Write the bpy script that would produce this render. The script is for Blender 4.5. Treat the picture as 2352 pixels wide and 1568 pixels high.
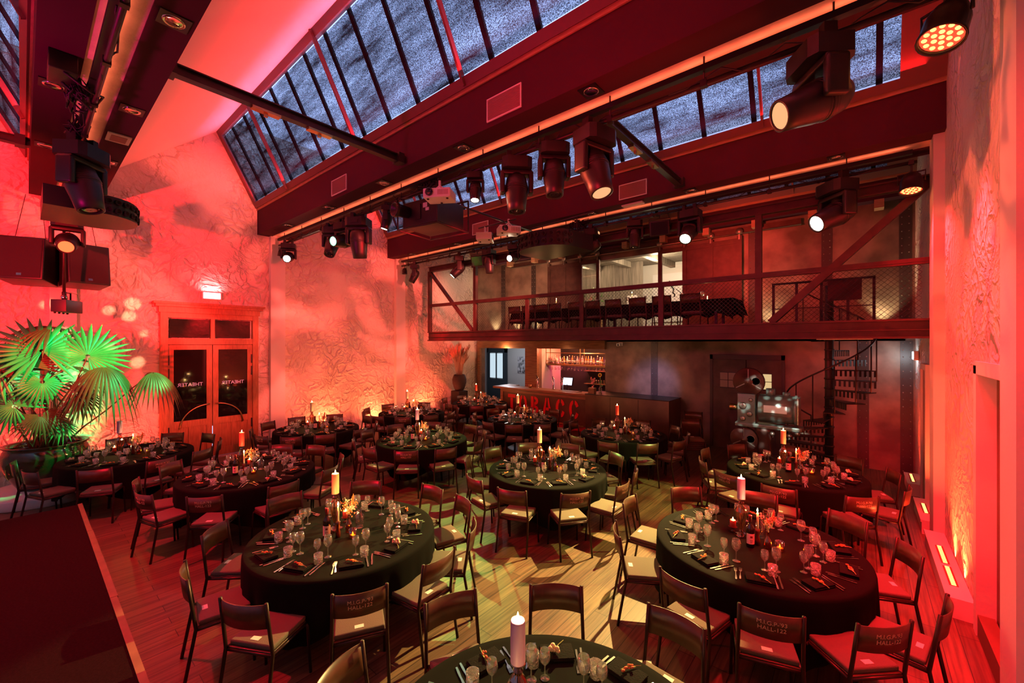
import bpy, bmesh, math, random
from mathutils import Vector, Matrix, Euler
rnd = random.Random(11)
PI = math.pi
S = bpy.context.scene
COL = S.collection
for o in list(bpy.data.objects):
    bpy.data.objects.remove(o, do_unlink=True)

# ------------------------------------------------------------------ camera, world, exposure
H = 2.75
cd = bpy.data.cameras.new('camera')
cd.sensor_width = 36.0
cd.lens = 951.0 / 2352.0 * 36.0
cd.shift_y = 4.0 / 2352.0
cd.clip_start = 0.05
cam = bpy.data.objects.new('camera', cd)
COL.objects.link(cam)
cam.location = (0, 0, H)
cam.rotation_euler = (math.radians(90), 0, math.radians(40.2))
S.camera = cam
S.view_settings.view_transform = 'Standard'
S.view_settings.look = 'None'
S.view_settings.exposure = 0.0
S.view_settings.gamma = 1.0
S.view_settings.use_curve_mapping = False
S.cycles.use_denoising = True
S.cycles.use_adaptive_sampling = True
S.cycles.adaptive_threshold = 0.02
S.cycles.max_bounces = 6
S.cycles.diffuse_bounces = 3
S.cycles.glossy_bounces = 3
S.cycles.transmission_bounces = 4
S.cycles.transparent_max_bounces = 16
S.cycles.sample_clamp_indirect = 3.0
S.cycles.caustics_reflective = False
S.cycles.caustics_refractive = False
W = bpy.data.worlds.new('dusk_sky')
S.world = W
W.use_nodes = True
_bg = W.node_tree.nodes['Background']
_bg.inputs[0].default_value = (0.36, 0.49, 0.95, 1)
_bg.inputs[1].default_value = 2.2

# ------------------------------------------------------------------ lights
def aim(o, target):
    d = Vector(target) - o.location
    o.rotation_euler = d.to_track_quat('-Z', 'Y').to_euler()

def gobo(l, scale, lo, hi, a, b, kind='noise', seed=0.0, tint=None):
    """a lamp's pattern plate: the beam's strength varies with direction"""
    l.use_nodes = True
    nt = l.node_tree
    N, L = nt.nodes, nt.links
    em = N['Emission']
    tc = N.new('ShaderNodeTexCoord')
    sep = N.new('ShaderNodeSeparateXYZ')
    L.new(tc.outputs['Normal'], sep.inputs[0])
    out = []
    for i in (0, 1):
        m = N.new('ShaderNodeMath'); m.operation = 'DIVIDE'
        L.new(sep.outputs[i], m.inputs[0]); L.new(sep.outputs[2], m.inputs[1])
        out.append(m)
    cb = N.new('ShaderNodeCombineXYZ')
    L.new(out[0].outputs[0], cb.inputs[0]); L.new(out[1].outputs[0], cb.inputs[1])
    cb.inputs[2].default_value = seed
    if kind == 'noise':
        t = N.new('ShaderNodeTexNoise')
        t.inputs['Scale'].default_value = scale
        t.inputs['Detail'].default_value = 3.0
        t.inputs['Distortion'].default_value = 1.2
        fac = t.outputs['Fac']
    else:
        t = N.new('ShaderNodeTexVoronoi')
        t.inputs['Scale'].default_value = scale
        fac = t.outputs['Distance']
    L.new(cb.outputs[0], t.inputs['Vector'])
    mr = N.new('ShaderNodeMapRange')
    L.new(fac, mr.inputs[0])
    mr.inputs[1].default_value = lo; mr.inputs[2].default_value = hi
    mr.inputs[3].default_value = a; mr.inputs[4].default_value = b
    L.new(mr.outputs[0], em.inputs['Strength'])

def spot(name, loc, target, color, watts, deg, blend=0.4, soft=0.06, g=None):
    l = bpy.data.lights.new(name, 'SPOT')
    l.color = color; l.energy = watts
    l.spot_size = math.radians(deg); l.spot_blend = blend
    l.shadow_soft_size = soft
    if g: gobo(l, **g)
    o = bpy.data.objects.new(name, l); COL.objects.link(o)
    o.location = loc; aim(o, target)
    return o

def area(name, loc, target, color, watts, sx, sy, spread=180, roll=None):
    l = bpy.data.lights.new(name, 'AREA')
    l.shape = 'RECTANGLE'; l.size = sx; l.size_y = sy
    l.color = color; l.energy = watts; l.spread = math.radians(spread)
    o = bpy.data.objects.new(name, l); COL.objects.link(o)
    o.location = loc; aim(o, target)
    return o

def point(name, loc, color, watts, soft=0.03, parent=None):
    l = bpy.data.lights.new(name, 'POINT')
    l.color = color; l.energy = watts; l.shadow_soft_size = soft
    o = bpy.data.objects.new(name, l); COL.objects.link(o)
    o.location = loc
    if parent: o.parent = parent
    return o

RED = (1.0, 0.012, 0.02)
CORAL = (1.0, 0.10, 0.075)
WARM = (1.0, 0.55, 0.28)
# moving heads washing the plaster wall with the doors
spot('coral_wash', (-4.3, 3.5, 4.45), (-12.0, 2.9, 4.0), CORAL, 3100, 54, .5, .05,
     g=dict(scale=2.0, lo=.44, hi=.56, a=.10, b=1.25, seed=.7))
spot('coral_wash', (-4.2, 7.3, 4.45), (-12.0, 7.6, 2.8), CORAL, 2900, 54, .5, .05,
     g=dict(scale=2.2, lo=.44, hi=.56, a=.10, b=1.2, seed=3.1))
spot('red_wash', (-4.6, 5.0, 4.4), (-12.0, 5.4, 3.2), RED, 900, 74, .7, .1)
spot('red_wash', (-5.0, -2.6, 3.3), (-12.0, -.4, 4.3), RED, 6500, 58, .6, .1)
spot('spotted_gobo', (-6.0, 3.3, 4.5), (-12.0, .9, 2.7), (1.0, .50, .26), 2600, 24, .3, .03,
     g=dict(scale=16, lo=.30, hi=.36, a=1.0, b=.0, kind='voronoi', seed=.2))
# coves behind the beams wash the plaster roof slopes, with an added daylight-leak strip
for _y in (-3.88, 0.0, 3.88):
    area('red_cove', (-5.6, 3.80 + _y, 6.42), (-5.6, 3.80 - .68 + _y, 6.42 + .73), (1.0, .02, .022), 300, 12.5, .08, 120)
    area('violet_leak_fill', (-5.6, 3.84 + _y, 6.44), (-5.6, 3.05 + _y, 7.9), (.80, .42, 1.0), 26, 12.0, .05, 60)  # added strip, imitates violet daylight leaking past the blinds near the ridge
# red parcans down the right wall, red floor wash
spot('red_par', (.40, 5.5, 4.8), (.60, 6.4, 0), RED, 1800, 75, .8, .08)
spot('red_par', (.46, 8.0, 4.8), (.6, 6.6, 0), RED, 900, 95, .8, .08)
spot('coral_side_wash', (-5.5, 3.0, 4.5), (.85, 6.2, 3.8), (1.0, .11, .05), 1500, 46, .8, .04,
     g=dict(scale=9, lo=.44, hi=.52, a=.15, b=1.2, seed=8.1))
spot('red_right_wash', (-1.2, 1.8, 4.6), (.9, 4.1, 2.6), RED, 300, 80, .8, .08)
spot('red_floor_wash', (-6.6, .2, 4.4), (-6.0, 1.6, 0), (1.0, .005, .03), 1100, 100, .7, .08)
spot('red_floor_wash', (-.1, 4.0, 4.6), (.45, 5.0, 0), RED, 1500, 62, .8, .08)
spot('red_under_balcony', (-7.0, 3.9, 4.6), (-9.0, 11.9, .6), RED, 700, 40, .7, .08)
spot('magenta_beam_wash', (-6.0, -1.5, 3.6), (-6.0, 4.2, 6.0), (1.0, .0, .20), 330, 110, .8, .15)
spot('red_beam_wash', (-2.0, 2.2, 4.0), (-3.0, 7.9, 5.9), (1.0, .012, .03), 240, 110, .8, .15)
# patterned warm and green floor beams from the rear pipe
spot('floor_gobo', (-2.5, 7.75, 4.5), (-2.75, 3.0, 0), (1.0, .66, .20), 5000, 40, .12, .03,
     g=dict(scale=1.7, lo=.38, hi=.42, a=.12, b=1.0, seed=1.3))
spot('green_table_beam', (-8.7, 7.7, 4.45), (-5.2, 5.2, .7), (.55, 1.0, .18), 1000, 50, .3, .03,
     g=dict(scale=3.0, lo=.40, hi=.50, a=.04, b=1.0, seed=2.2))
spot('green_floor_beam', (-.4, 7.7, 4.5), (-2.8, 6.2, .3), (.72, 1.0, .22), 1100, 50, .3, .03,
     g=dict(scale=3.4, lo=.42, hi=.52, a=.08, b=1.0, seed=5.2))
spot('green_palm_beam', (-8.1, 3.9, 4.72), (-11.0, .55, 1.9), (.03, 1.0, .28), 3000, 26, .35, .03)
spot('projector_camera_beam', (-1.0, 4.45, 4.55), (-1.45, 9.5, 1.4), (.75, 1.0, .85), 3200, 13, .2, .02,
     g=dict(scale=34, lo=.28, hi=.36, a=1.0, b=.05, kind='voronoi', seed=.6))
for _y in (.55, 4.43, 8.31):
    area('beam_strip_led', (-5.6, _y, 5.535), (-5.6, _y, 6.0), (1.0, .17, .08), 11, 12.2, .03)

# ------------------------------------------------------------------ mesh helpers
class MB:
    def __init__(s): s.v = []; s.f = []; s.sm = []
    def add(s, vs, fs, smooth=False, M=None):
        b = len(s.v)
        s.v += [tuple(M @ Vector(v)) if M is not None else tuple(v) for v in vs]
        s.f += [tuple(i + b for i in f) for f in fs]
        s.sm += [smooth] * len(fs)
        return s
    def box(s, x0, x1, y0, y1, z0, z1, M=None, bev=0.0):
        if bev <= 0:
            vs = [(x, y, z) for x in (x0, x1) for y in (y0, y1) for z in (z0, z1)]
            fs = [(0, 1, 3, 2), (4, 6, 7, 5), (0, 4, 5, 1), (2, 3, 7, 6), (0, 2, 6, 4), (1, 5, 7, 3)]
            return s.add(vs, fs, False, M)
        bm = bmesh.new()
        bmesh.ops.create_cube(bm, size=1.0)
        for v in bm.verts:
            v.co = Vector(((x0 + x1) / 2 + v.co.x * (x1 - x0), (y0 + y1) / 2 + v.co.y * (y1 - y0), (z0 + z1) / 2 + v.co.z * (z1 - z0)))
        bmesh.ops.bevel(bm, geom=list(bm.edges), offset=bev, segments=2, profile=.7, affect='EDGES')
        bm.verts.ensure_lookup_table()
        bm.verts.index_update()
        s.add([v.co[:] for v in bm.verts], [tuple(v.index for v in f.verts) for f in bm.faces], True, M)
        bm.free()
        return s
    def tube(s, pts, r, n=8, M=None, caps=True):
        pts = [Vector(p) for p in pts]
        k = len(pts)
        rs = r if isinstance(r, (list, tuple)) else [r] * k
        vs, fs = [], []
        up = None
        for i, p in enumerate(pts):
            d = (pts[min(i + 1, k - 1)] - pts[max(i - 1, 0)])
            if d.length < 1e-9: d = Vector((0, 0, 1))
            d.normalize()
            if up is None:
                up = Vector((0, 0, 1)) if abs(d.z) < .9 else Vector((1, 0, 0))
            a = d.cross(up)
            if a.length < 1e-6: a = d.orthogonal()
            a.normalize()
            b = a.cross(d).normalized()
            up = b
            for j in range(n):
                t = 2 * PI * j / n
                vs.append(p + (a * math.cos(t) + b * math.sin(t)) * rs[i])
        for i in range(k - 1):
            for j in range(n):
                j2 = (j + 1) % n
                fs.append((i * n + j, i * n + j2, (i + 1) * n + j2, (i + 1) * n + j))
        if caps:
            fs.append(tuple(range(n))[::-1]); fs.append(tuple((k - 1) * n + j for j in range(n)))
        return s.add(vs, fs, n > 4, M)
    def lathe(s, prof, n=20, M=None, smooth=True):
        vs, fs = [], []
        for r, z in prof:
            for j in range(n):
                t = 2 * PI * j / n
                vs.append((r * math.cos(t), r * math.sin(t), z))
        for i in range(len(prof) - 1):
            for j in range(n):
                j2 = (j + 1) % n
                fs.append((i * n + j, i * n + j2, (i + 1) * n + j2, (i + 1) * n + j))
        if prof[0][0] > 1e-4: fs.append(tuple(range(n))[::-1])
        if prof[-1][0] > 1e-4: fs.append(tuple((len(prof) - 1) * n + j for j in range(n)))
        return s.add(vs, fs, smooth, M)
    def prism(s, poly, z0, z1, M=None, smooth=False):
        n = len(poly)
        vs = [(x, y, z0) for x, y in poly] + [(x, y, z1) for x, y in poly]
        fs = [tuple(range(n))[::-1], tuple(range(n, 2 * n))]
        fs += [(i, (i + 1) % n, n + (i + 1) % n, n + i) for i in range(n)]
        return s.add(vs, fs, smooth, M)
    def ball(s, c, r, nu=8, nv=6, sc=(1, 1, 1), M=None):
        T = Matrix.Translation(c) @ Matrix.Diagonal((sc[0], sc[1], sc[2], 1))
        prof = [(r * math.sin(PI * i / nv), -r * math.cos(PI * i / nv)) for i in range(nv + 1)]
        return s.lathe(prof, nu, (M @ T) if M is not None else T)
    def mesh(s, name, mat=None):
        me = bpy.data.meshes.new(name)
        me.from_pydata(s.v, [], s.f)
        me.polygons.foreach_set('use_smooth', s.sm)
        if mat: me.materials.append(mat)
        me.update()
        return me
    def build(s, name, mat, parent=None, loc=None, rot=None):
        return put(name, s.mesh(name, mat), parent, loc, rot)

def put(name, me, parent=None, loc=None, rot=None):
    o = bpy.data.objects.new(name, me); COL.objects.link(o)
    if parent: o.parent = parent
    if loc is not None: o.location = loc
    if rot is not None: o.rotation_euler = rot
    return o

LABELS = set()
def tag(o, label, cat, group=None, kind=None):
    o['label'] = label; o['category'] = cat
    if group: o['group'] = group
    if kind: o['kind'] = kind
    return o
def thing(name, label, cat, loc=(0, 0, 0), rz=0.0, group=None):
    o = bpy.data.objects.new(name, None); COL.objects.link(o)
    o.empty_display_size = .1
    o.location = loc; o.rotation_euler = (0, 0, rz)
    return tag(o, label, cat, group)
def struct(o):
    o['kind'] = 'structure'
    return o
def kids(o):
    return [c for c in bpy.data.objects if c.parent == o]
class Proto:
    """a thing with its parts, copied piece by piece"""
    def __init__(s, root):
        s.root = root; s.tree = s._t(root); s.used = False
    def _t(s, o): return [(c, s._t(c)) for c in o.children]
    def place(s, loc, rz, label, group=None, rot=None, scale=None):
        if not s.used:
            r = s.root; s.used = True
        else:
            r = s.root.copy(); COL.objects.link(r)
            s._c(s.tree, r)
        r.location = loc
        r.rotation_euler = rot if rot is not None else (0, 0, rz)
        if scale: r.scale = (scale,) * 3
        r['label'] = label
        if group: r['group'] = group
        return r
    def _c(s, tree, p):
        for o, sub in tree:
            c = o.copy(); COL.objects.link(c); c.parent = p
            s._c(sub, c)

def frame_to(d, up=(0, 0, 1)):
    """matrix whose +Z points along d"""
    return Vector(d).to_track_quat('Z', 'Y').to_matrix().to_4x4()
def TR(loc=(0, 0, 0), rz=0.0, rx=0.0, ry=0.0):
    return Matrix.Translation(loc) @ Euler((rx, ry, rz)).to_matrix().to_4x4()

def text_mesh(body, size, depth=.002, mat=None, align='CENTER', name='lettering'):
    cu = bpy.data.curves.new('t', 'FONT')
    cu.body = body; cu.size = size; cu.extrude = depth; cu.align_x = align; cu.align_y = 'CENTER'
    o = bpy.data.objects.new('t', cu); COL.objects.link(o)
    bpy.context.view_layer.update()
    me = bpy.data.meshes.new_from_object(o)
    bpy.data.objects.remove(o, do_unlink=True)
    me.name = name
    me.materials.clear()
    if mat: me.materials.append(mat)
    return me

# ------------------------------------------------------------------ materials
def mat(name, col, rough=.6, metal=0.0, var=0.0, vscale=6.0, bump=0.0, bscale=40.0, spec=.5, stretch=None, emit=None, estr=0.0, col2=None):
    m = bpy.data.materials.new(name); m.use_nodes = True
    nt = m.node_tree; N, L = nt.nodes, nt.links
    p = N['Principled BSDF']
    c4 = (*col, 1)
    p.inputs['Base Color'].default_value = c4
    p.inputs['Roughness'].default_value = rough
    p.inputs['Metallic'].default_value = metal
    p.inputs['Specular IOR Level'].default_value = spec
    if emit:
        p.inputs['Emission Color'].default_value = (*emit, 1)
        p.inputs['Emission Strength'].default_value = estr
    if var or bump or col2:
        tc = N.new('ShaderNodeTexCoord')
        mp = N.new('ShaderNodeMapping'); L.new(tc.outputs['Object'], mp.inputs[0])
        if stretch: mp.inputs['Scale'].default_value = stretch
        if var or col2:
            n = N.new('ShaderNodeTexNoise'); n.inputs['Scale'].default_value = vscale
            n.inputs['Detail'].default_value = 5
            L.new(mp.outputs[0], n.inputs['Vector'])
            r = N.new('ShaderNodeValToRGB')
            r.color_ramp.elements[0].position = .35; r.color_ramp.elements[1].position = .68
            d = col2 if col2 else tuple(max(0, x * (1 - var)) for x in col)
            r.color_ramp.elements[0].color = (*d, 1); r.color_ramp.elements[1].color = c4
            L.new(n.outputs['Fac'], r.inputs[0]); L.new(r.outputs[0], p.inputs['Base Color'])
        if bump:
            n2 = N.new('ShaderNodeTexNoise'); n2.inputs['Scale'].default_value = bscale
            n2.inputs['Detail'].default_value = 4
            L.new(mp.outputs[0], n2.inputs['Vector'])
            b = N.new('ShaderNodeBump'); b.inputs['Strength'].default_value = bump; b.inputs['Distance'].default_value = .02
            L.new(n2.outputs['Fac'], b.inputs['Height']); L.new(b.outputs[0], p.inputs['Normal'])
    return m

def plaster(name, col, strength):
    """trowelled plaster with crossing ridges"""
    m = bpy.data.materials.new(name); m.use_nodes = True
    nt = m.node_tree; N, L = nt.nodes, nt.links
    p = N['Principled BSDF']
    p.inputs['Base Color'].default_value = (*col, 1); p.inputs['Roughness'].default_value = .75
    tc = N.new('ShaderNodeTexCoord')
    n1 = N.new('ShaderNodeTexNoise'); n1.inputs['Scale'].default_value = 1.3; n1.inputs['Detail'].default_value = 4; n1.inputs['Distortion'].default_value = 1.5
    L.new(tc.outputs['Object'], n1.inputs['Vector'])
    mx = N.new('ShaderNodeMixRGB'); mx.inputs[0].default_value = .42
    L.new(tc.outputs['Object'], mx.inputs[1]); L.new(n1.outputs['Color'], mx.inputs[2])
    v = N.new('ShaderNodeTexVoronoi'); v.feature = 'DISTANCE_TO_EDGE'; v.inputs['Scale'].default_value = 7.0
    L.new(mx.outputs[0], v.inputs['Vector'])
    mr = N.new('ShaderNodeMapRange'); L.new(v.outputs['Distance'], mr.inputs[0])
    mr.inputs[1].default_value = 0.0; mr.inputs[2].default_value = .22; mr.inputs[3].default_value = 1.0; mr.inputs[4].default_value = 0.0
    n2 = N.new('ShaderNodeTexNoise'); n2.inputs['Scale'].default_value = .9; n2.inputs['Detail'].default_value = 2
    L.new(tc.outputs['Object'], n2.inputs['Vector'])
    mr2 = N.new('ShaderNodeMapRange'); L.new(n2.outputs['Fac'], mr2.inputs[0]); mr2.inputs[1].default_value = .36; mr2.inputs[2].default_value = .55
    mu = N.new('ShaderNodeMath'); mu.operation = 'MULTIPLY'; L.new(mr.outputs[0], mu.inputs[0]); L.new(mr2.outputs[0], mu.inputs[1])
    n3 = N.new('ShaderNodeTexNoise'); n3.inputs['Scale'].default_value = 9; n3.inputs['Detail'].default_value = 6; n3.inputs['Distortion'].default_value = .8
    L.new(tc.outputs['Object'], n3.inputs['Vector'])
    ad = N.new('ShaderNodeMath'); ad.operation = 'MULTIPLY_ADD'; L.new(n3.outputs['Fac'], ad.inputs[0]); ad.inputs[1].default_value = .7; L.new(mu.outputs[0], ad.inputs[2])
    b = N.new('ShaderNodeBump'); b.inputs['Strength'].default_value = strength; b.inputs['Distance'].default_value = .075
    L.new(ad.outputs[0], b.inputs['Height']); L.new(b.outputs[0], p.inputs['Normal'])
    return m

def planks(name, cols, width, length, rough, along='y', bump=.25):
    m = bpy.data.materials.new(name); m.use_nodes = True
    nt = m.node_tree; N, L = nt.nodes, nt.links
    p = N['Principled BSDF']; p.inputs['Roughness'].default_value = rough
    tc = N.new('ShaderNodeTexCoord'); mp = N.new('ShaderNodeMapping'); L.new(tc.outputs['Object'], mp.inputs[0])
    if along == 'y': mp.inputs['Rotation'].default_value = (0, 0, PI / 2)
    if along == 'z': mp.inputs['Rotation'].default_value = (0, PI / 2, 0)
    br = N.new('ShaderNodeTexBrick'); L.new(mp.outputs[0], br.inputs['Vector'])
    br.inputs['Scale'].default_value = 1.0; br.inputs['Brick Width'].default_value = length; br.inputs['Row Height'].default_value = width
    br.inputs['Mortar Size'].default_value = .003; br.inputs['Mortar'].default_value = (.01, .006, .004, 1)
    br.inputs['Color1'].default_value = (*cols[0], 1); br.inputs['Color2'].default_value = (*cols[1], 1)
    mp2 = N.new('ShaderNodeMapping'); L.new(mp.outputs[0], mp2.inputs[0]); mp2.inputs['Scale'].default_value = (1.2, 26, 26)
    n = N.new('ShaderNodeTexNoise'); n.inputs['Scale'].default_value = 1.4; n.inputs['Detail'].default_value = 6; L.new(mp2.outputs[0], n.inputs['Vector'])
    mr = N.new('ShaderNodeMapRange'); L.new(n.outputs['Fac'], mr.inputs[0]); mr.inputs[1].default_value = .3; mr.inputs[2].default_value = .7; mr.inputs[3].default_value = .45; mr.inputs[4].default_value = 1.25
    mu = N.new('ShaderNodeMixRGB'); mu.blend_type = 'MULTIPLY'; mu.inputs[0].default_value = 1
    L.new(br.outputs['Color'], mu.inputs[1]); L.new(mr.outputs[0], mu.inputs[2]); L.new(mu.outputs[0], p.inputs['Base Color'])
    b = N.new('ShaderNodeBump'); b.inputs['Strength'].default_value = bump; b.inputs['Distance'].default_value = .004
    L.new(n.outputs['Fac'], b.inputs['Height']); L.new(b.outputs[0], p.inputs['Normal'])
    return m

def emission(name, col, strength):
    m = bpy.data.materials.new(name); m.use_nodes = True
    N = m.node_tree.nodes; N.remove(N['Principled BSDF'])
    e = N.new('ShaderNodeEmission'); e.inputs[0].default_value = (*col, 1); e.inputs[1].default_value = strength
    m.node_tree.links.new(e.outputs[0], N['Material Output'].inputs[0])
    return m

def clear(name, tint=(1, 1, 1), lo=.06, hi=.85, rough=.03, pattern=0.0, haze=0.0):
    """thin clear glass: see-through face on, mirror-like at grazing angles"""
    m = bpy.data.materials.new(name); m.use_nodes = True
    nt = m.node_tree; N, L = nt.nodes, nt.links; N.remove(N['Principled BSDF'])
    t = N.new('ShaderNodeBsdfTransparent'); t.inputs[0].default_value = (*tint, 1)
    g = N.new('ShaderNodeBsdfGlossy'); g.inputs['Roughness'].default_value = rough; g.inputs[0].default_value = (1, 1, 1, 1)
    lw = N.new('ShaderNodeLayerWeight'); lw.inputs[0].default_value = .5
    mr = N.new('ShaderNodeMapRange'); L.new(lw.outputs['Facing'], mr.inputs[0]); mr.inputs[3].default_value = lo; mr.inputs[4].default_value = hi
    fac = mr.outputs[0]
    if pattern:
        tc = N.new('ShaderNodeTexCoord'); v = N.new('ShaderNodeTexVoronoi'); v.inputs['Scale'].default_value = pattern
        L.new(tc.outputs['Object'], v.inputs['Vector'])
        b = N.new('ShaderNodeBump'); b.inputs['Strength'].default_value = .9; b.inputs['Distance'].default_value = .01
        L.new(v.outputs['Distance'], b.inputs['Height']); L.new(b.outputs[0], g.inputs['Normal'])
        L.new(b.outputs[0], lw.inputs['Normal'])
    mx = N.new('ShaderNodeMixShader'); L.new(fac, mx.inputs[0]); L.new(t.outputs[0], mx.inputs[1]); L.new(g.outputs[0], mx.inputs[2])
    last = mx
    if haze:
        d = N.new('ShaderNodeBsdfTranslucent'); d.inputs[0].default_value = (*tint, 1)
        d2 = N.new('ShaderNodeBsdfDiffuse'); d2.inputs[0].default_value = (*tint, 1)
        a = N.new('ShaderNodeAddShader'); L.new(d.outputs[0], a.inputs[0]); L.new(d2.outputs[0], a.inputs[1])
        last = N.new('ShaderNodeMixShader'); last.inputs[0].default_value = haze; L.new(mx.outputs[0], last.inputs[1]); L.new(a.outputs[0], last.inputs[2])
    L.new(last.outputs[0], N['Material Output'].inputs[0])
    return m

def blind_fabric(name):
    """dark woven sun blind: light leaks through the weave in streaks"""
    m = bpy.data.materials.new(name); m.use_nodes = True
    nt = m.node_tree; N, L = nt.nodes, nt.links; N.remove(N['Principled BSDF'])
    tc = N.new('ShaderNodeTexCoord')
    mp = N.new('ShaderNodeMapping'); mp.inputs['Scale'].default_value = (.55, 3.4, 3.4); L.new(tc.outputs['Object'], mp.inputs[0])
    n1 = N.new('ShaderNodeTexNoise'); n1.inputs['Scale'].default_value = 1.1; n1.inputs['Detail'].default_value = 6; n1.inputs['Roughness'].default_value = .65; L.new(mp.outputs[0], n1.inputs['Vector'])
    n2 = N.new('ShaderNodeTexNoise'); n2.inputs['Scale'].default_value = 75; n2.inputs['Detail'].default_value = 1; L.new(tc.outputs['Object'], n2.inputs['Vector'])
    m1 = N.new('ShaderNodeMapRange'); L.new(n1.outputs['Fac'], m1.inputs[0]); m1.inputs[1].default_value = .36; m1.inputs[2].default_value = .64; m1.inputs[3].default_value = .015; m1.inputs[4].default_value = .46
    m2 = N.new('ShaderNodeMapRange'); L.new(n2.outputs['Fac'], m2.inputs[0]); m2.inputs[1].default_value = .35; m2.inputs[2].default_value = .68; m2.inputs[3].default_value = .15; m2.inputs[4].default_value = 1.6
    mu = N.new('ShaderNodeMath'); mu.operation = 'MULTIPLY'; mu.use_clamp = True; L.new(m1.outputs[0], mu.inputs[0]); L.new(m2.outputs[0], mu.inputs[1])
    t = N.new('ShaderNodeBsdfTransparent'); d = N.new('ShaderNodeBsdfDiffuse'); d.inputs[0].default_value = (.008, .008, .012, 1)
    mx = N.new('ShaderNodeMixShader'); L.new(mu.outputs[0], mx.inputs[0]); L.new(d.outputs[0], mx.inputs[1]); L.new(t.outputs[0], mx.inputs[2])
    L.new(mx.outputs[0], N['Material Output'].inputs[0])
    return m

M = {}
M['plaster'] = plaster('trowelled_plaster', (.74, .66, .58), .7)
M['smooth'] = mat('smooth_plaster', (.78, .72, .66), .7, bump=.08, bscale=25)
M['floor'] = planks('floor_boards', ((.19, .115, .062), (.12, .07, .04)), .14, 1.9, .45)
M['beam'] = mat('dark_beam_paint', (.058, .018, .030), .8, spec=.08)
M['soffit'] = mat('soffit_paint', (.05, .03, .028), .8, spec=.08)
M['steel'] = mat('dark_steel', (.05, .04, .04), .45, .6, var=.3)
M['concrete'] = mat('beam_concrete', (.72, .60, .48), .85, var=.35, vscale=2.5, bump=.2)
M['redwood'] = mat('painted_sill_wood', (.50, .28, .16), .6, var=.3, stretch=(1, 8, 8))
M['frame'] = mat('skylight_frame_paint', (.13, .05, .05), .5)
M['blind'] = blind_fabric('woven_blind')
M['bar'] = mat('glazing_bar', (.01, .01, .012), .6)
M['black'] = mat('black_casing', (.012, .011, .012), .42, var=.2)
M['blackm'] = mat('black_matte', (.012, .011, .012), .8)
M['rubber'] = mat('black_cable', (.01, .01, .01), .6)
M['stage'] = mat('stage_carpet', (.022, .007, .009), .95, spec=.04, var=.35, vscale=60, bump=.4, bscale=300)
M['edge'] = mat('stage_edge_strip', (.22, .13, .07), .5, var=.3)
M['door'] = mat('door_wood', (.46, .17, .07), .45, var=.35, vscale=5, stretch=(8, 8, 1))
M['doorglass'] = mat('dark_door_glass', (.006, .005, .006), .04, spec=.6)
M['brass'] = mat('worn_brass', (.62, .40, .18), .3, 1.0, var=.2)
M['wallmetal'] = mat('patinated_steel_cladding', (.31, .23, .17), .5, .25, var=.6, vscale=1.8, bump=.1, bscale=6)
M['rivet'] = mat('rivet_steel', (.32, .28, .24), .35, .8)
M['riv_strip'] = mat('rivet_strip_steel', (.07, .06, .055), .5, .5)
M['wood'] = mat('bar_wood', (.33, .17, .075), .4, var=.4, vscale=3, stretch=(1, 9, 9))
M['barpanel'] = mat('bar_front_steel', (.16, .10, .06), .4, .4, var=.35, vscale=2.2)
M['redglow'] = mat('red_glow_paint', (.62, .012, .012), .4, emit=(.9, .01, .02), estr=.03)  # weak emission stands in for backlit letters and the under-bar glow
M['white'] = mat('white_plastic', (.78, .76, .74), .4)
M['cream'] = mat('cream_wall', (.70, .66, .60), .8)
M['greywall'] = mat('grey_hall_wall', (.34, .34, .35), .8)
M['plank'] = planks('grey_plank_wall', ((.30, .25, .20), (.20, .165, .13)), .12, 3.0, .7, 'z')

# ------------------------------------------------------------------ the room
XL, XR, YB, YF = -12.05, .85, 12.0, -6.0
fl = MB(); fl.box(-12.6, 1.4, YF, 12.3, -.15, 0)
struct(fl.build('floor', M['floor']))
w = MB(); w.box(XL - .3, XL, YF, 12.0, 0, 8.3)
struct(w.build('wall_left', M['plaster']))
w = MB()
w.box(XR, XR + .3, YF, 4.42, 0, 8.3); w.box(XR, XR + .3, 5.84, 12.3, 0, 8.3); w.box(XR, XR + .3, 4.42, 5.84, 2.50, 8.3); w.box(XR + .18, XR + .3, 4.42, 5.84, 0, 2.5)
struct(w.build('wall_right', M['plaster']))
w = MB(); w.box(-12.6, 1.4, YF - .3, YF, 0, 8.3)
struct(w.build('wall_front', M['smooth']))
# back wall with bar, hall and upper lounge openings
w = MB()
w.box(-12.35, -11.80, 12, 12.25, 0, 2.60); w.box(-9.33, -8.93, 12, 12.25, 0, 2.60); w.box(-6.25, .85, 12, 12.25, 0, 2.95)
w.box(-12.35, -6.25, 12, 12.25, 2.60, 2.95)
w.box(-12.35, -7.45, 12, 12.25, 2.95, 6.3); w.box(-3.5, .85, 12, 12.25, 2.95, 6.3); w.box(-7.45, -3.5, 12, 12.25, 5.40, 6.3)
w.box(-8.93, -6.25, 12, 12.25, 0, .95)
struct(w.build('wall_back', M['wallmetal']))
w = MB(); w.box(-12.35, .85, 12, 12.25, 6.3, 8.3); struct(w.build('wall_back_upper', M['smooth']))
# pilasters
for y in (.34, 4.24, 8.10):
    w = MB(); w.box(XL, XL + .13, y, y + .36, 0, 5.6); struct(w.build('pilaster', M['smooth']))
for y in (4.03, 7.98):
    w = MB(); w.box(.74, XR, y, y + .40, 0, 5.6); struct(w.build('pilaster', M['smooth']))
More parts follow.
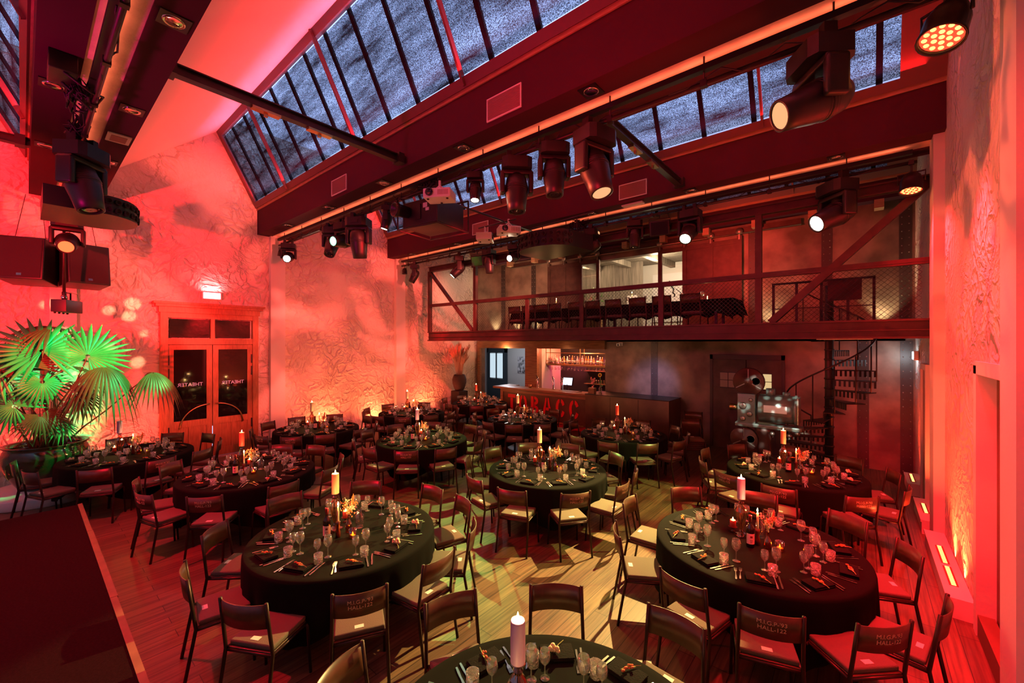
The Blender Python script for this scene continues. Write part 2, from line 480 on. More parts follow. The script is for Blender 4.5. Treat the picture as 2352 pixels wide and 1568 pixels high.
# ceiling bays: boxed beams, plaster slope, skylight
BP = 3.88
for k in range(-1, 4):
    y0 = .08 + BP * k
    if k < 3:
        bm_ = MB()
        bm_.box(XL, XR, y0, y0 + .32, 5.58, 6.20); bm_.box(XL, XR, y0 + .63, y0 + .93, 5.58, 6.20)
        b = struct(bm_.build('ceiling_beam', M['beam']))
        c = MB(); c.box(XL, XR, y0 + .32, y0 + .63, 5.60, 6.20)
        c.build('beam_core', M['concrete'], b)
    else:
        bm_ = MB(); bm_.box(XL, XR, y0, y0 + .28, 5.80, 6.20); b = struct(bm_.build('ceiling_beam', M['beam']))
        for i in range(11):
            x = -11.3 + i * 1.15
            j = MB(); j.box(x, x + .16, y0 - .02, y0 + .25, 5.62, 5.80); j.build('joist_end', M['redwood'], b)
    s = MB(); s.box(XL, XR, y0 - .02, y0 + .10, 6.20, 6.27); s.build('sill_board', M['redwood'], b)
for k in range(-1, 3):
    ya = .08 + BP * k + .93; yr = 3.10 + BP * k; yb = 3.96 + BP * k
    c = MB()
    c.add([(XL, ya, 6.2), (XR, ya, 6.2), (XR, yr, 7.95), (XL, yr, 7.95), (XL, ya - .1, 6.3), (XR, ya - .1, 6.3), (XR, yr, 8.1), (XL, yr, 8.1)],
          [(0, 1, 2, 3), (4, 7, 6, 5), (0, 4, 5, 1), (3, 2, 6, 7)])
    struct(c.build('ceiling', M['smooth']))
    # skylight frame: local x along the room, u up the slope
    A = Vector((0, yb, 6.27)); B = Vector((0, yr, 7.95)); U = (B - A); LN = U.length; U.normalize()
    Nn = Vector((1, 0, 0)).cross(U)      # outward normal
    Mx = Matrix(((1, 0, 0, 0), (0, U.y, Nn.y, A.y), (0, U.z, Nn.z, A.z), (0, 0, 0, 1)))
    if Nn.y < 0: pass
    root = bpy.data.objects.new('window_%d' % (k + 2), None); COL.objects.link(root); struct(root)
    root.matrix_world = Mx
    xe = .40
    f = MB()
    f.box(XL, XR, 0, .13, -.05, .05); f.box(XL, XR, LN - .14, LN, -.05, .05)
    f.box(XL, XL + .16, .13, LN - .14, -.05, .05)
    f.build('window_frame', M['frame'], root)
    f = MB(); f.box(xe, XR, .13, LN - .14, -.03, .05); f.build('blank_panel', M['frame'], root)
    f = MB(); f.add([(XL + .17, .15, .01), (xe, .15, .01), (xe, LN - .19, .01), (XL + .17, LN - .19, .01)], [(0, 1, 2, 3)])
    f.build('roller_blind', M['blind'], root)
    f = MB()
    x = XL + .5
    while x < xe - .1:
        f.box(x, x + .075, .0, LN, -.14, -.10); x += .78
    f.build('glazing_bar', M['bar'], root)
    for x in (-10.03, -6.94, -4.16, -1.25):
        f = MB(); f.box(x, x + .035, .02, LN - .02, .02, .09); f.build('mullion', M['frame'], root)
# cross ties between the beams
for (x, y1, y2) in ((-5.62, .95, 3.96), (-2.55, 4.85, 7.84), (-9.3, -3.0, .08)):
    t = MB(); t.box(x - .05, x + .05, y1, y2, 5.615, 5.63); t.box(x - .05, x + .05, y1, y2, 5.72, 5.735); t.box(x - .012, x + .012, y1, y2, 5.63, 5.72)
    o = struct(t.build('tie_beam', M['steel']))
    for yy in (y1 + .06, y2 - .10):
        q = MB(); q.box(x - .09, x + .09, yy - .05, yy + .05, 5.60, 5.75); q.build('end_bracket', M['steel'], o)
    for yy in (y1 + (y2 - y1) * .33, y1 + (y2 - y1) * .55):
        q = MB(); q.box(x - .045, x + .045, yy - .16, yy + .16, 5.585, 5.615); q.box(x - .015, x + .015, yy - .02, yy + .02, 5.54, 5.585); q.build('hoist_plate', M['brass'], o)
# stage
st = thing('stage_platform', 'black carpeted stage platform with worn edging strip beside the dining floor', 'stage', (0, 0, 0))
q = MB(); q.box(-8.35, 1.4 - .56, -5.9, .52, .47, .50); q.build('deck', M['stage'], st)
q = MB()
q.box(-8.33, .8, -5.88, .48, 0, .47); q.build('skirt', M['blackm'], st)
x = -8.35
i = 0
for ln in (1.3, 2.0, 2.0, 2.0, 1.87):
    q = MB(); q.box(x, x + ln - .006, .50, .545 + .006 * (i % 2), .455, .508); q.build('edging_strip', M['edge'], st)
    x += ln; i += 1
# right wall bench with recessed LED bars
def led_bench(y0, y1, z1, xw, bars, label):
    t = thing('led_bench', label, 'light bench', (0, 0, 0))
    b = MB(); b.box(xw, XR - .005, y0, y1, 0, z1); b.box(xw - .012, xw, y0, y1, z1 - .03, z1 + .004); b.build('body', M['smooth'], t)
    for (a, c) in bars:
        r = MB(); r.box(xw + .045, xw + .115, a, c, z1, z1 + .004); rr = r.build('light_bar', M['darkred'], t)
        n = 12
        l = MB(); l.box(-.018, .018, -.012, .012, 0, .004); lme = l.mesh('led', M['led_red'])
        for i in range(n): put('led', lme, rr, (xw + .08, a + (c - a) * (i + .5) / n, z1 + .004))
        area('led_uplight', (xw + .085, (a + c) / 2, z1 + .02), (XR - .02, (a + c) / 2, z1 + 1.6), (1.0, .075, .02), 42, .05, c - a, 120)
M['darkred'] = mat('led_trough', (.25, .02, .02), .5)
M['led_red'] = emission('led_amber_red', (1.0, .38, .10), 3.6)
led_bench(6.02, 7.99, .20, .66, ((6.32, 6.82), (6.90, 7.45)), 'low white bench with two red LED bars against the right wall')
led_bench(8.39, 9.55, .20, .66, ((8.75, 9.25),), 'short white LED bench just behind the right pilaster')
led_bench(10.35, 11.2, .22, .64, ((10.5, 11.1),), 'red LED bench at the foot of the right wall under balcony')
# recessed side door in the right wall
d = struct(thing('door_2', 'flush brown side door in the right wall', 'door')); del d['label']; del d['category']
q = MB(); q.box(XR + .10, XR + .15, 4.42, 5.80, .02, 2.46); q.build('door_leaf', mat('ochre_door_paint', (.13, .065, .02), .45), d)
q = MB(); q.box(XR - .03, XR + .16, 5.80, 5.92, 0, 2.54); q.box(XR - .03, XR + .16, 4.42, 5.92, 2.46, 2.58); q.build('door_frame', M['smooth'], d)
q = MB(); q.box(XR - .02, XR + .09, 4.42, 5.80, 0, .20); q.build('plinth', mat('brown_plinth', (.16, .08, .04), .6), d)
d = struct(thing('door_3', 'x', 'door')); del d['label']; del d['category']
q = MB(); q.box(XR - .03, XR, 9.62, 10.25, 0, 2.3); q.build('door_leaf', mat('pink_door_paint', (.45, .30, .26), .5), d)
q = MB(); q.box(XR - .06, XR, 9.52, 9.62, 0, 2.40); q.box(XR - .06, XR, 10.25, 10.33, 0, 2.40); q.box(XR - .06, XR, 9.62, 10.25, 2.3, 2.40); q.build('door_frame', M['smooth'], d)
# skirting
q = MB(); q.box(XL, XL + .03, 4.6, 8.1, 0, .16); q.box(XL, XL + .03, 8.46, 12, 0, .16); struct(q.build('baseboard_left', M['smooth']))

# wooden double door
d = struct(bpy.data.objects.new('door_1', None)); COL.objects.link(d); d.location = (XL, 0, 0)
q = MB()
q.box(0, .12, 1.99, 2.12, 0, 3.45); q.box(0, .12, 3.82, 3.95, 0, 3.45)
q.box(0, .10, 2.12, 3.82, 2.72, 2.86); q.box(0, .10, 2.12, 3.82, 3.33, 3.45); q.box(0, .10, 2.93, 3.01, 2.86, 3.33)
q.box(0, .14, 1.96, 3.98, 3.45, 3.58); q.box(0, .19, 1.90, 4.04, 3.58, 3.64); q.box(0, .22, 1.86, 4.08, 3.64, 3.69)
q.build('door_frame', M['door'], d)
for a, c in ((2.16, 2.91), (3.03, 3.78)):
    q = MB(); q.box(.03, .05, a, c, 2.88, 3.31); q.build('transom_pane', M['doorglass'], d)
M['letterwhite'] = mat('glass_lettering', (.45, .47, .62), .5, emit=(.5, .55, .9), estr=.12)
th = text_mesh('THEATER', .115, .001, M['letterwhite'])
for vv in th.vertices: vv.co.x *= -1
th.flip_normals()
for side, (a, c) in enumerate(((2.12, 2.962), (2.978, 3.82))):
    lf = bpy.data.objects.new('door_leaf', None); COL.objects.link(lf); lf.parent = d
    q = MB()
    q.box(.02, .075, a, a + .11, .03, 2.71); q.box(.02, .075, c - .11, c, .03, 2.71)
    q.box(.02, .075, a + .11, c - .11, 2.60, 2.71); q.box(.02, .075, a + .11, c - .11, .80, .95); q.box(.02, .075, a + .11, c - .11, .03, .22)
    q.box(.02, .075, (a + c) / 2 - .04, (a + c) / 2 + .04, .22, .80)
    q.box(.03, .055, a + .11, c - .11, .22, .80)
    q.build('stile_and_panel', M['door'], lf)
    q = MB(); q.box(.04, .05, a + .11, c - .11, .95, 2.60); q.build('glass_pane', M['doorglass'], lf)
    put('lettering', th, lf, (.056, (a + c) / 2, 1.78), (PI / 2, 0, PI / 2))
    pts = []
    for i in range(11):
        t = i / 10 * PI / 2
        if side == 0: pts.append((.12, c - .06 - .56 * math.sin(t), 1.30 - .50 * (1 - math.cos(t))))
        else: pts.append((.12, a + .06 + .56 * math.sin(t), 1.30 - .50 * (1 - math.cos(t))))
    q = MB(); q.tube(pts, .016, 8); q.tube([pts[0], (.07, pts[0][1], pts[0][2])], .014, 8); q.tube([pts[-1], (.07, pts[-1][1], pts[-1][2])], .014, 8)
    q.build('pull_handle', M['brass'], lf)
    yy = a + .01 if side == 0 else c - .01
    for zz in (2.25, 1.95, .62):
        q = MB(); q.box(.06, .10, yy - .02, yy + .02, zz, zz + .22); q.build('hinge', M['steel'], lf)
q = MB(); q.box(.0, .16, 2.6, 3.9, 0, .028); q.build('threshold', mat('metal_threshold', (.7, .72, .78), .3, .6), d)
e = MB(); e.box(.0, .03, 2.14, 3.80, .028, .036); e.build('daylight_gap', emission('gap_daylight', (.55, .62, 1.0), 2.2), d)
e = MB(); e.box(.02, .06, 2.9635, 2.9765, .05, .75); e.build('daylight_gap', emission('gap_daylight', (.55, .62, 1.0), 1.6), d)
# exit sign lamp
t = thing('exit_light', 'lit white emergency exit lamp above the wooden double doors', 'exit light', (XL, 2.96, 3.80))
q = MB(); q.box(0, .07, -.20, .20, 0, .19, bev=.01); q.build('housing', M['white'], t)
q = MB(); q.box(.07, .078, -.17, .17, .025, .165); q.build('lamp_panel', emission('exit_panel_light', (.85, .97, 1.0), 2.2), t)
area('exit_glow', (XL + .12, 2.96, 3.9), (XL + 1, 2.96, 3.7), (.8, .95, 1.0), 3, .34, .12)
area('exit_wall_glow', (XL + .10, 2.96, 4.02), (XL, 2.96, 4.3), (.8, .95, 1.0), 1.2, .34, .05)

# ------------------------------------------------------------------ ceiling rig
PY = (.50, 4.38, 8.20)
pipe_lab = ('lighting pipe with cables under the beam above the stage', 'lighting pipe with cables under the middle ceiling beam', 'lighting pipe with cables in front of the balcony')
for i, y in enumerate(PY):
    t = thing('lighting_pipe', pipe_lab[i], 'lighting pipe', (0, y, 5.33), group='lighting pipes')
    q = MB(); q.tube([(-11.75, 0, 0), (.60, 0, 0)], .026, 10); q.build('pipe', M['steel'], t)
    q = MB(); q.box(-11.72, .55, -.055, .015, .11, .17); q.build('cable_tray', M['black'], t)
    for x in [-11.4 + 1.02 * k for k in range(12)]:
        q = MB(); q.tube([(x, 0, .02), (x, 0, .41)], .009, 6); q.box(x - .03, x + .03, -.03, .03, -.035, .035); q.build('hanger', M['steel'], t)
    for c in range(5):
        q = MB(); pts = []
        x = -11.2 + 2.4 * c + rnd.uniform(-.3, .3)
        for s in range(13):
            pts.append((x + s * .17, rnd.uniform(-.05, .05), .05 + .06 * math.sin(s * 1.7 + c) - .02 * (s % 3)))
        q.tube(pts, .008, 5); q.build('cable', M['rubber'], t)
# downlights and vents on the boxed beams
M['chrome'] = mat('chrome_ring', (.8, .75, .7), .15, 1.0)
M['bulbglass'] = mat('lamp_reflector', (.5, .32, .25), .2, .6)
dl = thing('downlight', 'x', 'downlight', (0, 0, 0), group='recessed downlights in the beam soffits')
q = MB(); q.box(-.11, .11, -.11, .11, -.012, .0); q.build('plate', M['black'], dl)
q = MB(); q.lathe([(.055, -.014), (.075, -.022), (.085, -.014), (.085, -.01), (.055, -.01)], 20); q.build('ring', M['chrome'], dl)
q = MB(); q.lathe([(.0, -.013), (.05, -.013), (.05, -.012)], 16); q.build('lamp', M['bulbglass'], dl)
PD = Proto(dl)
ords = ('first', 'second', 'third', 'fourth', 'fifth', 'sixth', 'seventh', 'eighth', 'ninth', 'tenth', 'eleventh', 'twelfth')
for yy, nm, xs in ((.22, 'near edge of the beam over the stage', (-8.9, -6.76, -4.7)), (.86, 'far edge of the beam over the stage', (-8.97, -6.76, -4.61)),
                   (4.12, 'middle ceiling beam', (-10.5, -8.46, -6.43, -4.4, -2.32)), (8.0, 'balcony-side ceiling beam', (-10.9, -8.8, -6.65, -4.5, -2.42, -.3))):
    for i, x in enumerate(xs):
        PD.place((x, yy, 5.58), 0, 'recessed downlight, %s from the left wall, %s' % (ords[i], nm))
M['grille'] = mat('pink_grille', (.34, .18, .17), .6)
for yb, nm in ((3.96, 'middle beam'), (7.84, 'balcony-side beam')):
    for x, wh in ((-7.72, 'nearer the door wall'), (-3.48, 'nearer the right wall')):
        t = thing('air_vent', 'rectangular air grille on the %s, %s' % (nm, wh), 'vent', (x, yb, 5.80), group='air grilles on the beams')
        q = MB()
        q.box(-.29, .29, -.016, 0, -.15, -.135); q.box(-.29, .29, -.016, 0, .135, .15); q.box(-.29, -.275, -.016, 0, -.135, .135); q.box(.275, .29, -.016, 0, -.135, .135)
        q.build('frame', M['white'], t)
        q = MB(); q.box(-.275, .275, -.004, 0, -.135, .135)
        for k in range(18): q.box(-.275, .275, -.012, -.004, -.13 + k * .015, -.123 + k * .015)
        q.build('grille', M['grille'], t)
t = thing('air_vent', 'square white vent under the beam over the stage', 'vent', (-7.84, .86, 5.58))
q = MB(); q.box(-.16, .16, -.12, .12, -.015, 0); q.build('frame', M['white'], t)
q = MB(); q.box(-.11, .11, -.08, .08, -.02, -.015); q.build('grille', M['grille'], t)
t = thing('wall_speaker', 'small flat white panel under the balcony-side beam', 'panel', (-3.55, 8.0, 5.58))
q = MB(); q.box(-.22, .22, -.07, .07, -.03, 0, bev=.008); q.build('panel_body', M['white'], t)

def lens_mat(col, st):
    return emission('lamp_lens', col, st)
LM = {'off': mat('dark_lens', (.02, .02, .03), .05, spec=.8), 'warm': lens_mat((1.0, .80, .55), 60), 'green': lens_mat((.08, 1.0, .38), 18),
      'gw': lens_mat((.75, 1.0, .62), 40), 'white': lens_mat((1.0, .95, .75), 30), 'red': lens_mat((1.0, .10, .03), 3.2), 'dim': lens_mat((1.0, .45, .2), 1.1)}

def moving_head(loc, dirv, s, lens, label, drop=0.0, nm='moving_head_light'):
    """loc: point on the pipe; the head looks along dirv"""
    dirv = Vector(dirv).normalized()
    h = Vector((dirv.x, dirv.y, 0)); 
    if h.length < .05: h = Vector((0, -1, 0))
    h.normalize()
    rz = math.atan2(h.y, h.x) - PI / 2      # local +Y = pan direction
    t = thing(nm, label, 'stage light', loc, rz, 'moving head lights on the pipes')
    t.scale = (s, s, s)
    tilt = math.asin(max(-1, min(1, dirv.z)))
    q = MB()
    q.tube([(-.1, 0, .0), (-.1, 0, -.08 - drop)], .016, 6); q.tube([(.1, 0, 0), (.1, 0, -.08 - drop)], .016, 6)
    q.box(-.13, -.07, -.045, .045, -.045, .045); q.box(.07, .13, -.045, .045, -.045, .045)
    q.build('clamp', M['steel'], t)
    z = -.07 - drop
    q = MB(); q.prism([(-.19, -.12), (-.13, -.16), (.13, -.16), (.19, -.12), (.19, .12), (.13, .16), (-.13, .16), (-.19, .12)], z - .14, z)
    q.box(-.08, .08, -.165, -.155, z - .11, z - .04)
    b = q.build('base', M['black'], t)
    q = MB(); q.box(-.06, .06, -.172, -.164, z - .10, z - .05); q.build('display', LM['dim'] if lens != 'off' else M['rubber'], b)
    q = MB()
    for sx in (-1, 1):
        q.box(sx * .185 - .03, sx * .185 + .03, -.075, .075, z - .44, z - .16, bev=.02)
    q.box(-.20, .20, -.075, .075, z - .20, z - .145, bev=.015)
    q.build('yoke', M['black'], t)
    T = Matrix.Translation((0, 0, z - .38)) @ Matrix.Rotation(tilt - PI / 2, 4, 'X') if False else Matrix.Translation((0, 0, z - .38)) @ frame_to((0, math.cos(tilt), math.sin(tilt)))
    q = MB()
    q.lathe([(.0, -.20), (.085, -.20), (.13, -.14), (.148, -.03), (.145, .06), (.125, .20), (.115, .30), (.105, .305), (.095, .30), (.092, .275), (0, .275)], 22, T)
    for k in range(6):
        q.lathe([(.150 - .004 * abs(k - 2), -.06 + k * .022), (.155 - .004 * abs(k - 2), -.052 + k * .022), (.150 - .004 * abs(k - 2), -.045 + k * .022)], 22, T)
    hd = q.build('head', M['black'], t)
    q = MB(); q.lathe([(0, .292), (.05, .296), (.095, .290)], 20, T); q.build('lens', LM[lens], hd)
    return t

def par_can(loc, dirv, label, lens, s=1.0, leds=True, drop=.15, nm='par_can_light'):
    dirv = Vector(dirv).normalized()
    h = Vector((dirv.x, dirv.y, 0)); h = h.normalized() if h.length > .05 else Vector((0, -1, 0))
    t = thing(nm, label, 'stage light', loc, math.atan2(h.y, h.x) - PI / 2)
    t.scale = (s, s, s)
    tilt = math.asin(max(-1, min(1, dirv.z)))
    z = -drop - .14
    q = MB(); q.tube([(0, 0, .03), (0, 0, -drop)], .014, 6); q.box(-.03, .03, -.03, .03, -.03, .03)
    q.tube([(-.14, 0, z), (-.145, 0, -drop), (.145, 0, -drop), (.14, 0, z)], .012, 6); q.build('yoke', M['steel'], t)
    T = Matrix.Translation((0, 0, z)) @ frame_to((0, math.cos(tilt), math.sin(tilt)))
    q = MB(); q.lathe([(0, -.15), (.05, -.15), (.10, -.10), (.125, -.02), (.128, .12), (.135, .125), (.135, .14), (.122, .14), (.120, .115), (.118, .106), (0, .106)], 22, T)
    b = q.build('housing', M['black'], t)
    if leds:
        q = MB(); q.lathe([(0, .112), (.118, .112)], 22, T); lb = q.build('led_board', M['led_board'], b)
        pts = [(0, 0)] + [(.045 * math.cos(a), .045 * math.sin(a)) for a in [k * PI / 3 for k in range(6)]] + [(.09 * math.cos(a), .09 * math.sin(a)) for a in [k * PI / 6 for k in range(12)]]
        q = MB()
        for (x, y) in pts: q.lathe([(.017, .114), (.012, .120), (0, .122)], 8, T @ Matrix.Translation((x, y, 0)))
        q.build('led_lenses', LM[lens], b)
    else:
        q = MB(); q.lathe([(0, .112), (.118, .112)], 22, T); q.build('lens', LM[lens], b)
    return t
M['led_board'] = emission('led_board_glow', (1.0, .05, .02), 2.2)
LM['led'] = emission('led_orange', (1.0, .36, .08), 4.5)

y0, y1, y2 = PY; Z0 = 5.33
# middle pipe, from the door wall to the right
par_can((-11.55, y1, Z0), (-.2, -.1, -1), 'small black parcan at the door-wall end of the middle pipe', 'dim', .75, False)
moving_head((-11.15, y1, Z0), (.80, -.48, -.36), .85, 'warm', 'moving head with blazing warm lens beside the wall-end parcan, middle pipe')
moving_head((-8.85, y1, Z0), (.35, -.45, -1), .95, 'off', 'black moving head tilted sideways, left of the green-lensed one')
moving_head((-8.35, y1, Z0), (.25, -.95, -.22), .95, 'green', 'moving head with glowing green lens on the middle pipe')
moving_head((-7.75, y1, Z0), (-.1, .15, -1), 1.15, 'off', 'large black moving head hanging straight down, right of the green-lensed one')
moving_head((-6.75, y1, Z0), (-.2, -.2, -1), .62, 'warm', 'slim black spotlight just left of the big dark projector', nm='spotlight')
moving_head((-4.42, y1, Z0), (.15, -.2, -1), .62, 'warm', 'slim spotlight with warm lens just right of the white projector', nm='spotlight')
moving_head((-3.62, y1, Z0), (.05, -.05, -1), 1.05, 'off', 'first of three big black moving heads right of the white projector')
moving_head((-3.0, y1, Z0), (.1, -.1, -1), .95, 'off', 'middle one of three big moving heads on the middle pipe')
moving_head((-2.42, y1, Z0), (.35, -.1, -1), 1.15, 'dim', 'biggest moving head, side lit orange, near the second cross tie')
moving_head((-.28, y1, Z0), (-.80, -.58, -.36), 1.15, 'dim', 'moving head aimed sideways before the far right skylight panes')
# balcony-side pipe
par_can((-11.6, y2, Z0), (0, 0, -1), 'small black parcan at the wall end of the balcony-side pipe', 'off', .65, False)
moving_head((-11.05, y2, Z0), (-.3, -.3, -.9), .85, 'off', 'dark moving head beside the wall-end parcan on the balcony-side pipe')
moving_head((-8.95, y2, Z0), (-.45, -.55, -.75), .95, 'gw', 'moving head with bright greenish lens before the balcony corner')
moving_head((-7.75, y2, Z0), (0, .1, -1), .90, 'off', 'grey moving head hanging down in front of the first balcony upright')
moving_head((-6.85, y2, Z0), (.1, -.95, -.3), .80, 'warm', 'moving head with flaring warm lens left of the curved ceiling speaker')
moving_head((-4.6, y2, Z0), (-.85, -.2, -.4), .95, 'white', 'moving head aimed left with small white lens, right of curved speaker')
moving_head((-3.6, y2, Z0), (.05, -.1, -1), .80, 'off', 'slim dark moving head above the balcony candle table')
moving_head((-2.5, y2, Z0), (-.05, -.75, -.62), 1.0, 'gw', 'moving head with round green-white lens above the sliding door')
moving_head((-.30, y2, Z0), (-.62, -.6, -.42), 1.25, 'white', 'large moving head with yellow-white lens near the balcony brace')
for x, nm in ((-8.2, 'boxy dark floodlight beside the greenish-lensed moving head'), (-3.08, 'flat dark floodlight left of the green-white lensed moving head'), (-6.45, 'small boxy floodlight under the curved ceiling speaker')):
    t = thing('floodlight', nm, 'stage light', (x, y2, Z0), .25)
    q = MB(); q.tube([(0, 0, .03), (0, 0, -.10)], .014, 6); q.box(-.03, .03, -.03, .03, -.03, .03); q.tube([(-.2, 0, -.26), (-.2, 0, -.10), (.2, 0, -.10), (.2, 0, -.26)], .011, 6); q.build('yoke', M['steel'], t)
    q = MB(); q.box(-.19, .19, -.10, .10, -.42, -.13, TR(rx=.3), bev=.015); b = q.build('housing', M['black'], t)
    q = MB(); q.box(-.16, .16, -.108, -.10, -.40, -.15, TR(rx=.3)); q.build('lens', LM['off'], b)
par_can((.54, y2, Z0), (-.05, -.25, -1), 'parcan with glowing red lens at the balcony brace top', 'led', 1.0)
par_can((.50, y1 + .25, Z0 + .22), (-.25, -.35, -1), 'parcan with orange LED dots in the top right corner', 'led', 1.1)
# cluster over the stage
moving_head((-7.60, y0, Z0), (.2, .2, -1), 1.2, 'off', 'huge black moving head over the stage, in front of the curved speaker')
moving_head((-10.3, y0, 4.92), (.86, -.10, -.42), 1.0, 'red', 'moving head with glowing red lens before the angled loudspeakers')
t = thing('hanging_pole', 'thin pole hanging from the pipe above the potted palm', 'pole', (-10.55, y0 - .03, 3.52))
q = MB(); q.tube([(0, 0, 1.80), (0, 0, .12)], .022, 8); q.tube([(0, 0, .12), (0, 0, 0)], .03, 8); q.build('tube', M['steel'], t)
q = MB(); q.ball((0, 0, .02), .05); q.build('joint', M['chrome'], t)
t = thing('effect_projector', 'small black box projector hanging by the palm on a bracket', 'projector', (-10.5, y0, 3.52), -.5)
q = MB(); q.tube([(-.10, 0, -.04), (-.10, 0, .10), (.06, 0, .10), (.06, 0, -.04)], .014, 6); q.build('bracket', M['steel'], t)
q = MB(); q.box(-.24, .22, -.10, .10, -.24, -.03, bev=.008); b = q.build('housing', M['black'], t)
for k in range(4):
    q = MB(); q.ball((-.18 + .11 * k, -.08, -.25), .018, 6, 4); q.build('foot', M['rubber'], b)
q = MB(); q.tube([(-.24, 0, -.12), (-.36, 0, -.05), (-.30, 0, .10), (-.08, 0, .12)], .008, 5); q.build('cable', mat('pale_cable', (.6, .6, .4), .6), t)
M['spk'] = mat('speaker_cloth', (.02, .016, .018), .85, bump=.3, bscale=200)
def array_speaker(loc, rz, s, label, rx=0.0):
    t = thing('curved_array_speaker', label, 'speaker', loc, rz)
    t.rotation_euler = (rx, 0, rz); t.scale = (s, s, s)
    pts = [(-.55, -.45), (.55, -.45), (.55, .1)] + [(.55 * math.cos(a), .1 + .42 * math.sin(a)) for a in [PI * k / 16 for k in range(1, 16)]] + [(-.55, .1)]
    q = MB(); q.prism(pts, -.13, .13); b = q.build('cabinet', M['black'], t)
    q = MB()
    for k in range(13):
        a = PI * (k + .5) / 13
        for z in (-.06, .06):
            p = Vector((.55 * math.cos(a), .1 + .42 * math.sin(a), z)); n = Vector((math.cos(a) / .55, math.sin(a) / .42, 0)).normalized()
            q = MB(); q.lathe([(.040, .0), (.044, .022), (.030, .026), (.022, .006), (0, .002)], 10, Matrix.Translation(p) @ frame_to(n)); q.build('horn', M['blackm'], t)
    pass
    q = MB()
    for (x, y) in ((-.4, -.2), (.4, -.2)): q.tube([(x, y, .13), (x, y, .46)], .008, 5)
    q.tube([(-.75, -.2, .44), (.75, -.2, .44)], .014, 6)
    q.build('rigging', M['steel'], t)
    return t
array_speaker((-8.5, .62, 4.66), 0, 1.0, 'curved array speaker hanging over the stage, rounded end facing the room')
array_speaker((-5.15, 7.42, 4.89), PI - .12, 1.25, 'large curved array speaker hanging before the balcony')
def loudspeaker(loc, rz, ry, label, w_=.58, h_=.75, d_=.55):
    t = thing('loudspeaker', label, 'speaker', loc, rz, 'hanging loudspeakers over the palm')
    t.rotation_euler = (0, ry, rz)
    q = MB(); q.box(-d_ / 2, d_ / 2, -w_ / 2, w_ / 2, -h_ / 2, h_ / 2, bev=.015); b = q.build('cabinet', M['black'], t)
    q = MB(); q.box(d_ / 2, d_ / 2 + .01, -w_ / 2 + .03, w_ / 2 - .03, -h_ / 2 + .03, h_ / 2 - .03); q.build('grille', M['spk'], t)
    q = MB(); q.box(d_ / 2 + .01, d_ / 2 + .014, -.03, .03, -h_ / 2 + .06, -h_ / 2 + .10); q.build('badge', M['chrome'], t)
    q = MB(); q.tube([(0, -.2, h_ / 2), (0, -.1, 1.25)], .005, 4); q.tube([(0, .2, h_ / 2), (0, .1, 1.25)], .005, 4); q.build('cable', M['rubber'], t)
loudspeaker((-11.35, .08, 4.20), -.38, -.12, 'angled black loudspeaker nearest the stage side over the palm')
loudspeaker((-11.35, .76, 4.20), .22, -.12, 'angled black loudspeaker nearer the door, over the palm')
# projectors
def white_projector(loc, rz, label, s=1.0):
    t = thing('video_projector', label, 'projector', loc, rz, 'white video projectors on the rig'); t.scale = (s, s, s)
    q = MB(); q.box(-.21, .21, -.16, .16, -.14, 0, bev=.02); b = q.build('body', M['white'], t)
    q = MB(); q.lathe([(.058, 0), (.062, .02), (.048, .024), (.044, .008), (0, .006)], 18, Matrix.Translation((-.11, -.155, -.06)) @ frame_to((0, -1, 0))); q.build('lens', LM['off'], b)
    q = MB()
    for k in range(10): q.box(.02 + k * .017, .027 + k * .017, -.163, -.158, -.105, -.03)
    q.build('vent', M['grille'], b)
    q = MB()
    for (x, y) in ((-.15, -.1), (.15, -.1), (0, .1)): q.lathe([(.018, -.155), (.018, -.138)], 8, Matrix.Translation((x, y, 0)))
    q.build('foot', M['rubber'], b)
    q = MB(); q.tube([(0, 0, 0), (0, 0, .16)], .02, 8); q.box(-.07, .07, -.05, .05, -.005, .02); q.tube([(-.10, 0, .01), (0, 0, .09), (.10, 0, .01)], .01, 6); q.build('mount', M['white'], t)
white_projector((-4.82, 4.03, 5.02), .55, 'white projector hanging beside the big dark projector', .98)
white_projector((-6.50, 6.75, 5.20), 2.2, 'white projector nearer the door wall under the second skylight', 1.1)
white_projector((-5.80, 6.75, 5.24), .95, 'white projector with dark lens under the second skylight', 1.1)
t = thing('projector_bar', 'thin black bar carrying two white projectors under the second skylight', 'bar', (-6.15, 6.75, 5.38))
q = MB(); q.tube([(-.55, 0, 0), (.55, 0, 0)], .02, 8); q.tube([(.2, -2.3, .05), (.2, 1.35, .0)], .022, 8); q.build('tube', M['steel'], t)
t = thing('large_projector', 'big dark box projector in a tubular cage on the middle pipe', 'projector', (-5.95, 4.80, 5.02), .12)
q = MB(); q.box(-.42, .42, -.32, .38, -.20, .24, bev=.02); b = q.build('housing', M['black'], t)
q = MB(); q.lathe([(.10, 0), (.11, .20), (.13, .22), (.13, .28), (.11, .28), (.10, .25), (0, .22)], 20, Matrix.Translation((-.28, -.32, .06)) @ frame_to((-.2, -1, 0))); q.build('lens', M['black'], b)
q = MB(); q.box(.10, .20, -.33, -.32, .08, .16); q.box(.16, .24, -.33, -.32, .02, .07); q.build('label_plate', M['white'], b)
q = MB(); q.box(-.10, .04, -.335, -.32, -.10, .16); q.build('connector_panel', M['steel'], b)
q = MB()
for x in (-.48, .48):
    q.tube([(x, -.38, .34), (x, -.38, -.24), (x, .44, -.24), (x, .44, .34)], .016, 6)
q.tube([(-.48, -.38, -.24), (.48, -.38, -.24)], .016, 6); q.tube([(-.48, .44, -.24), (.48, .44, -.24)], .016, 6)
q.tube([(-.48, -.38, .34), (.48, -.38, .34)], .016, 6); q.tube([(-.48, .44, .34), (.48, .44, .34)], .016, 6)
q.build('cage', M['steel'], t)
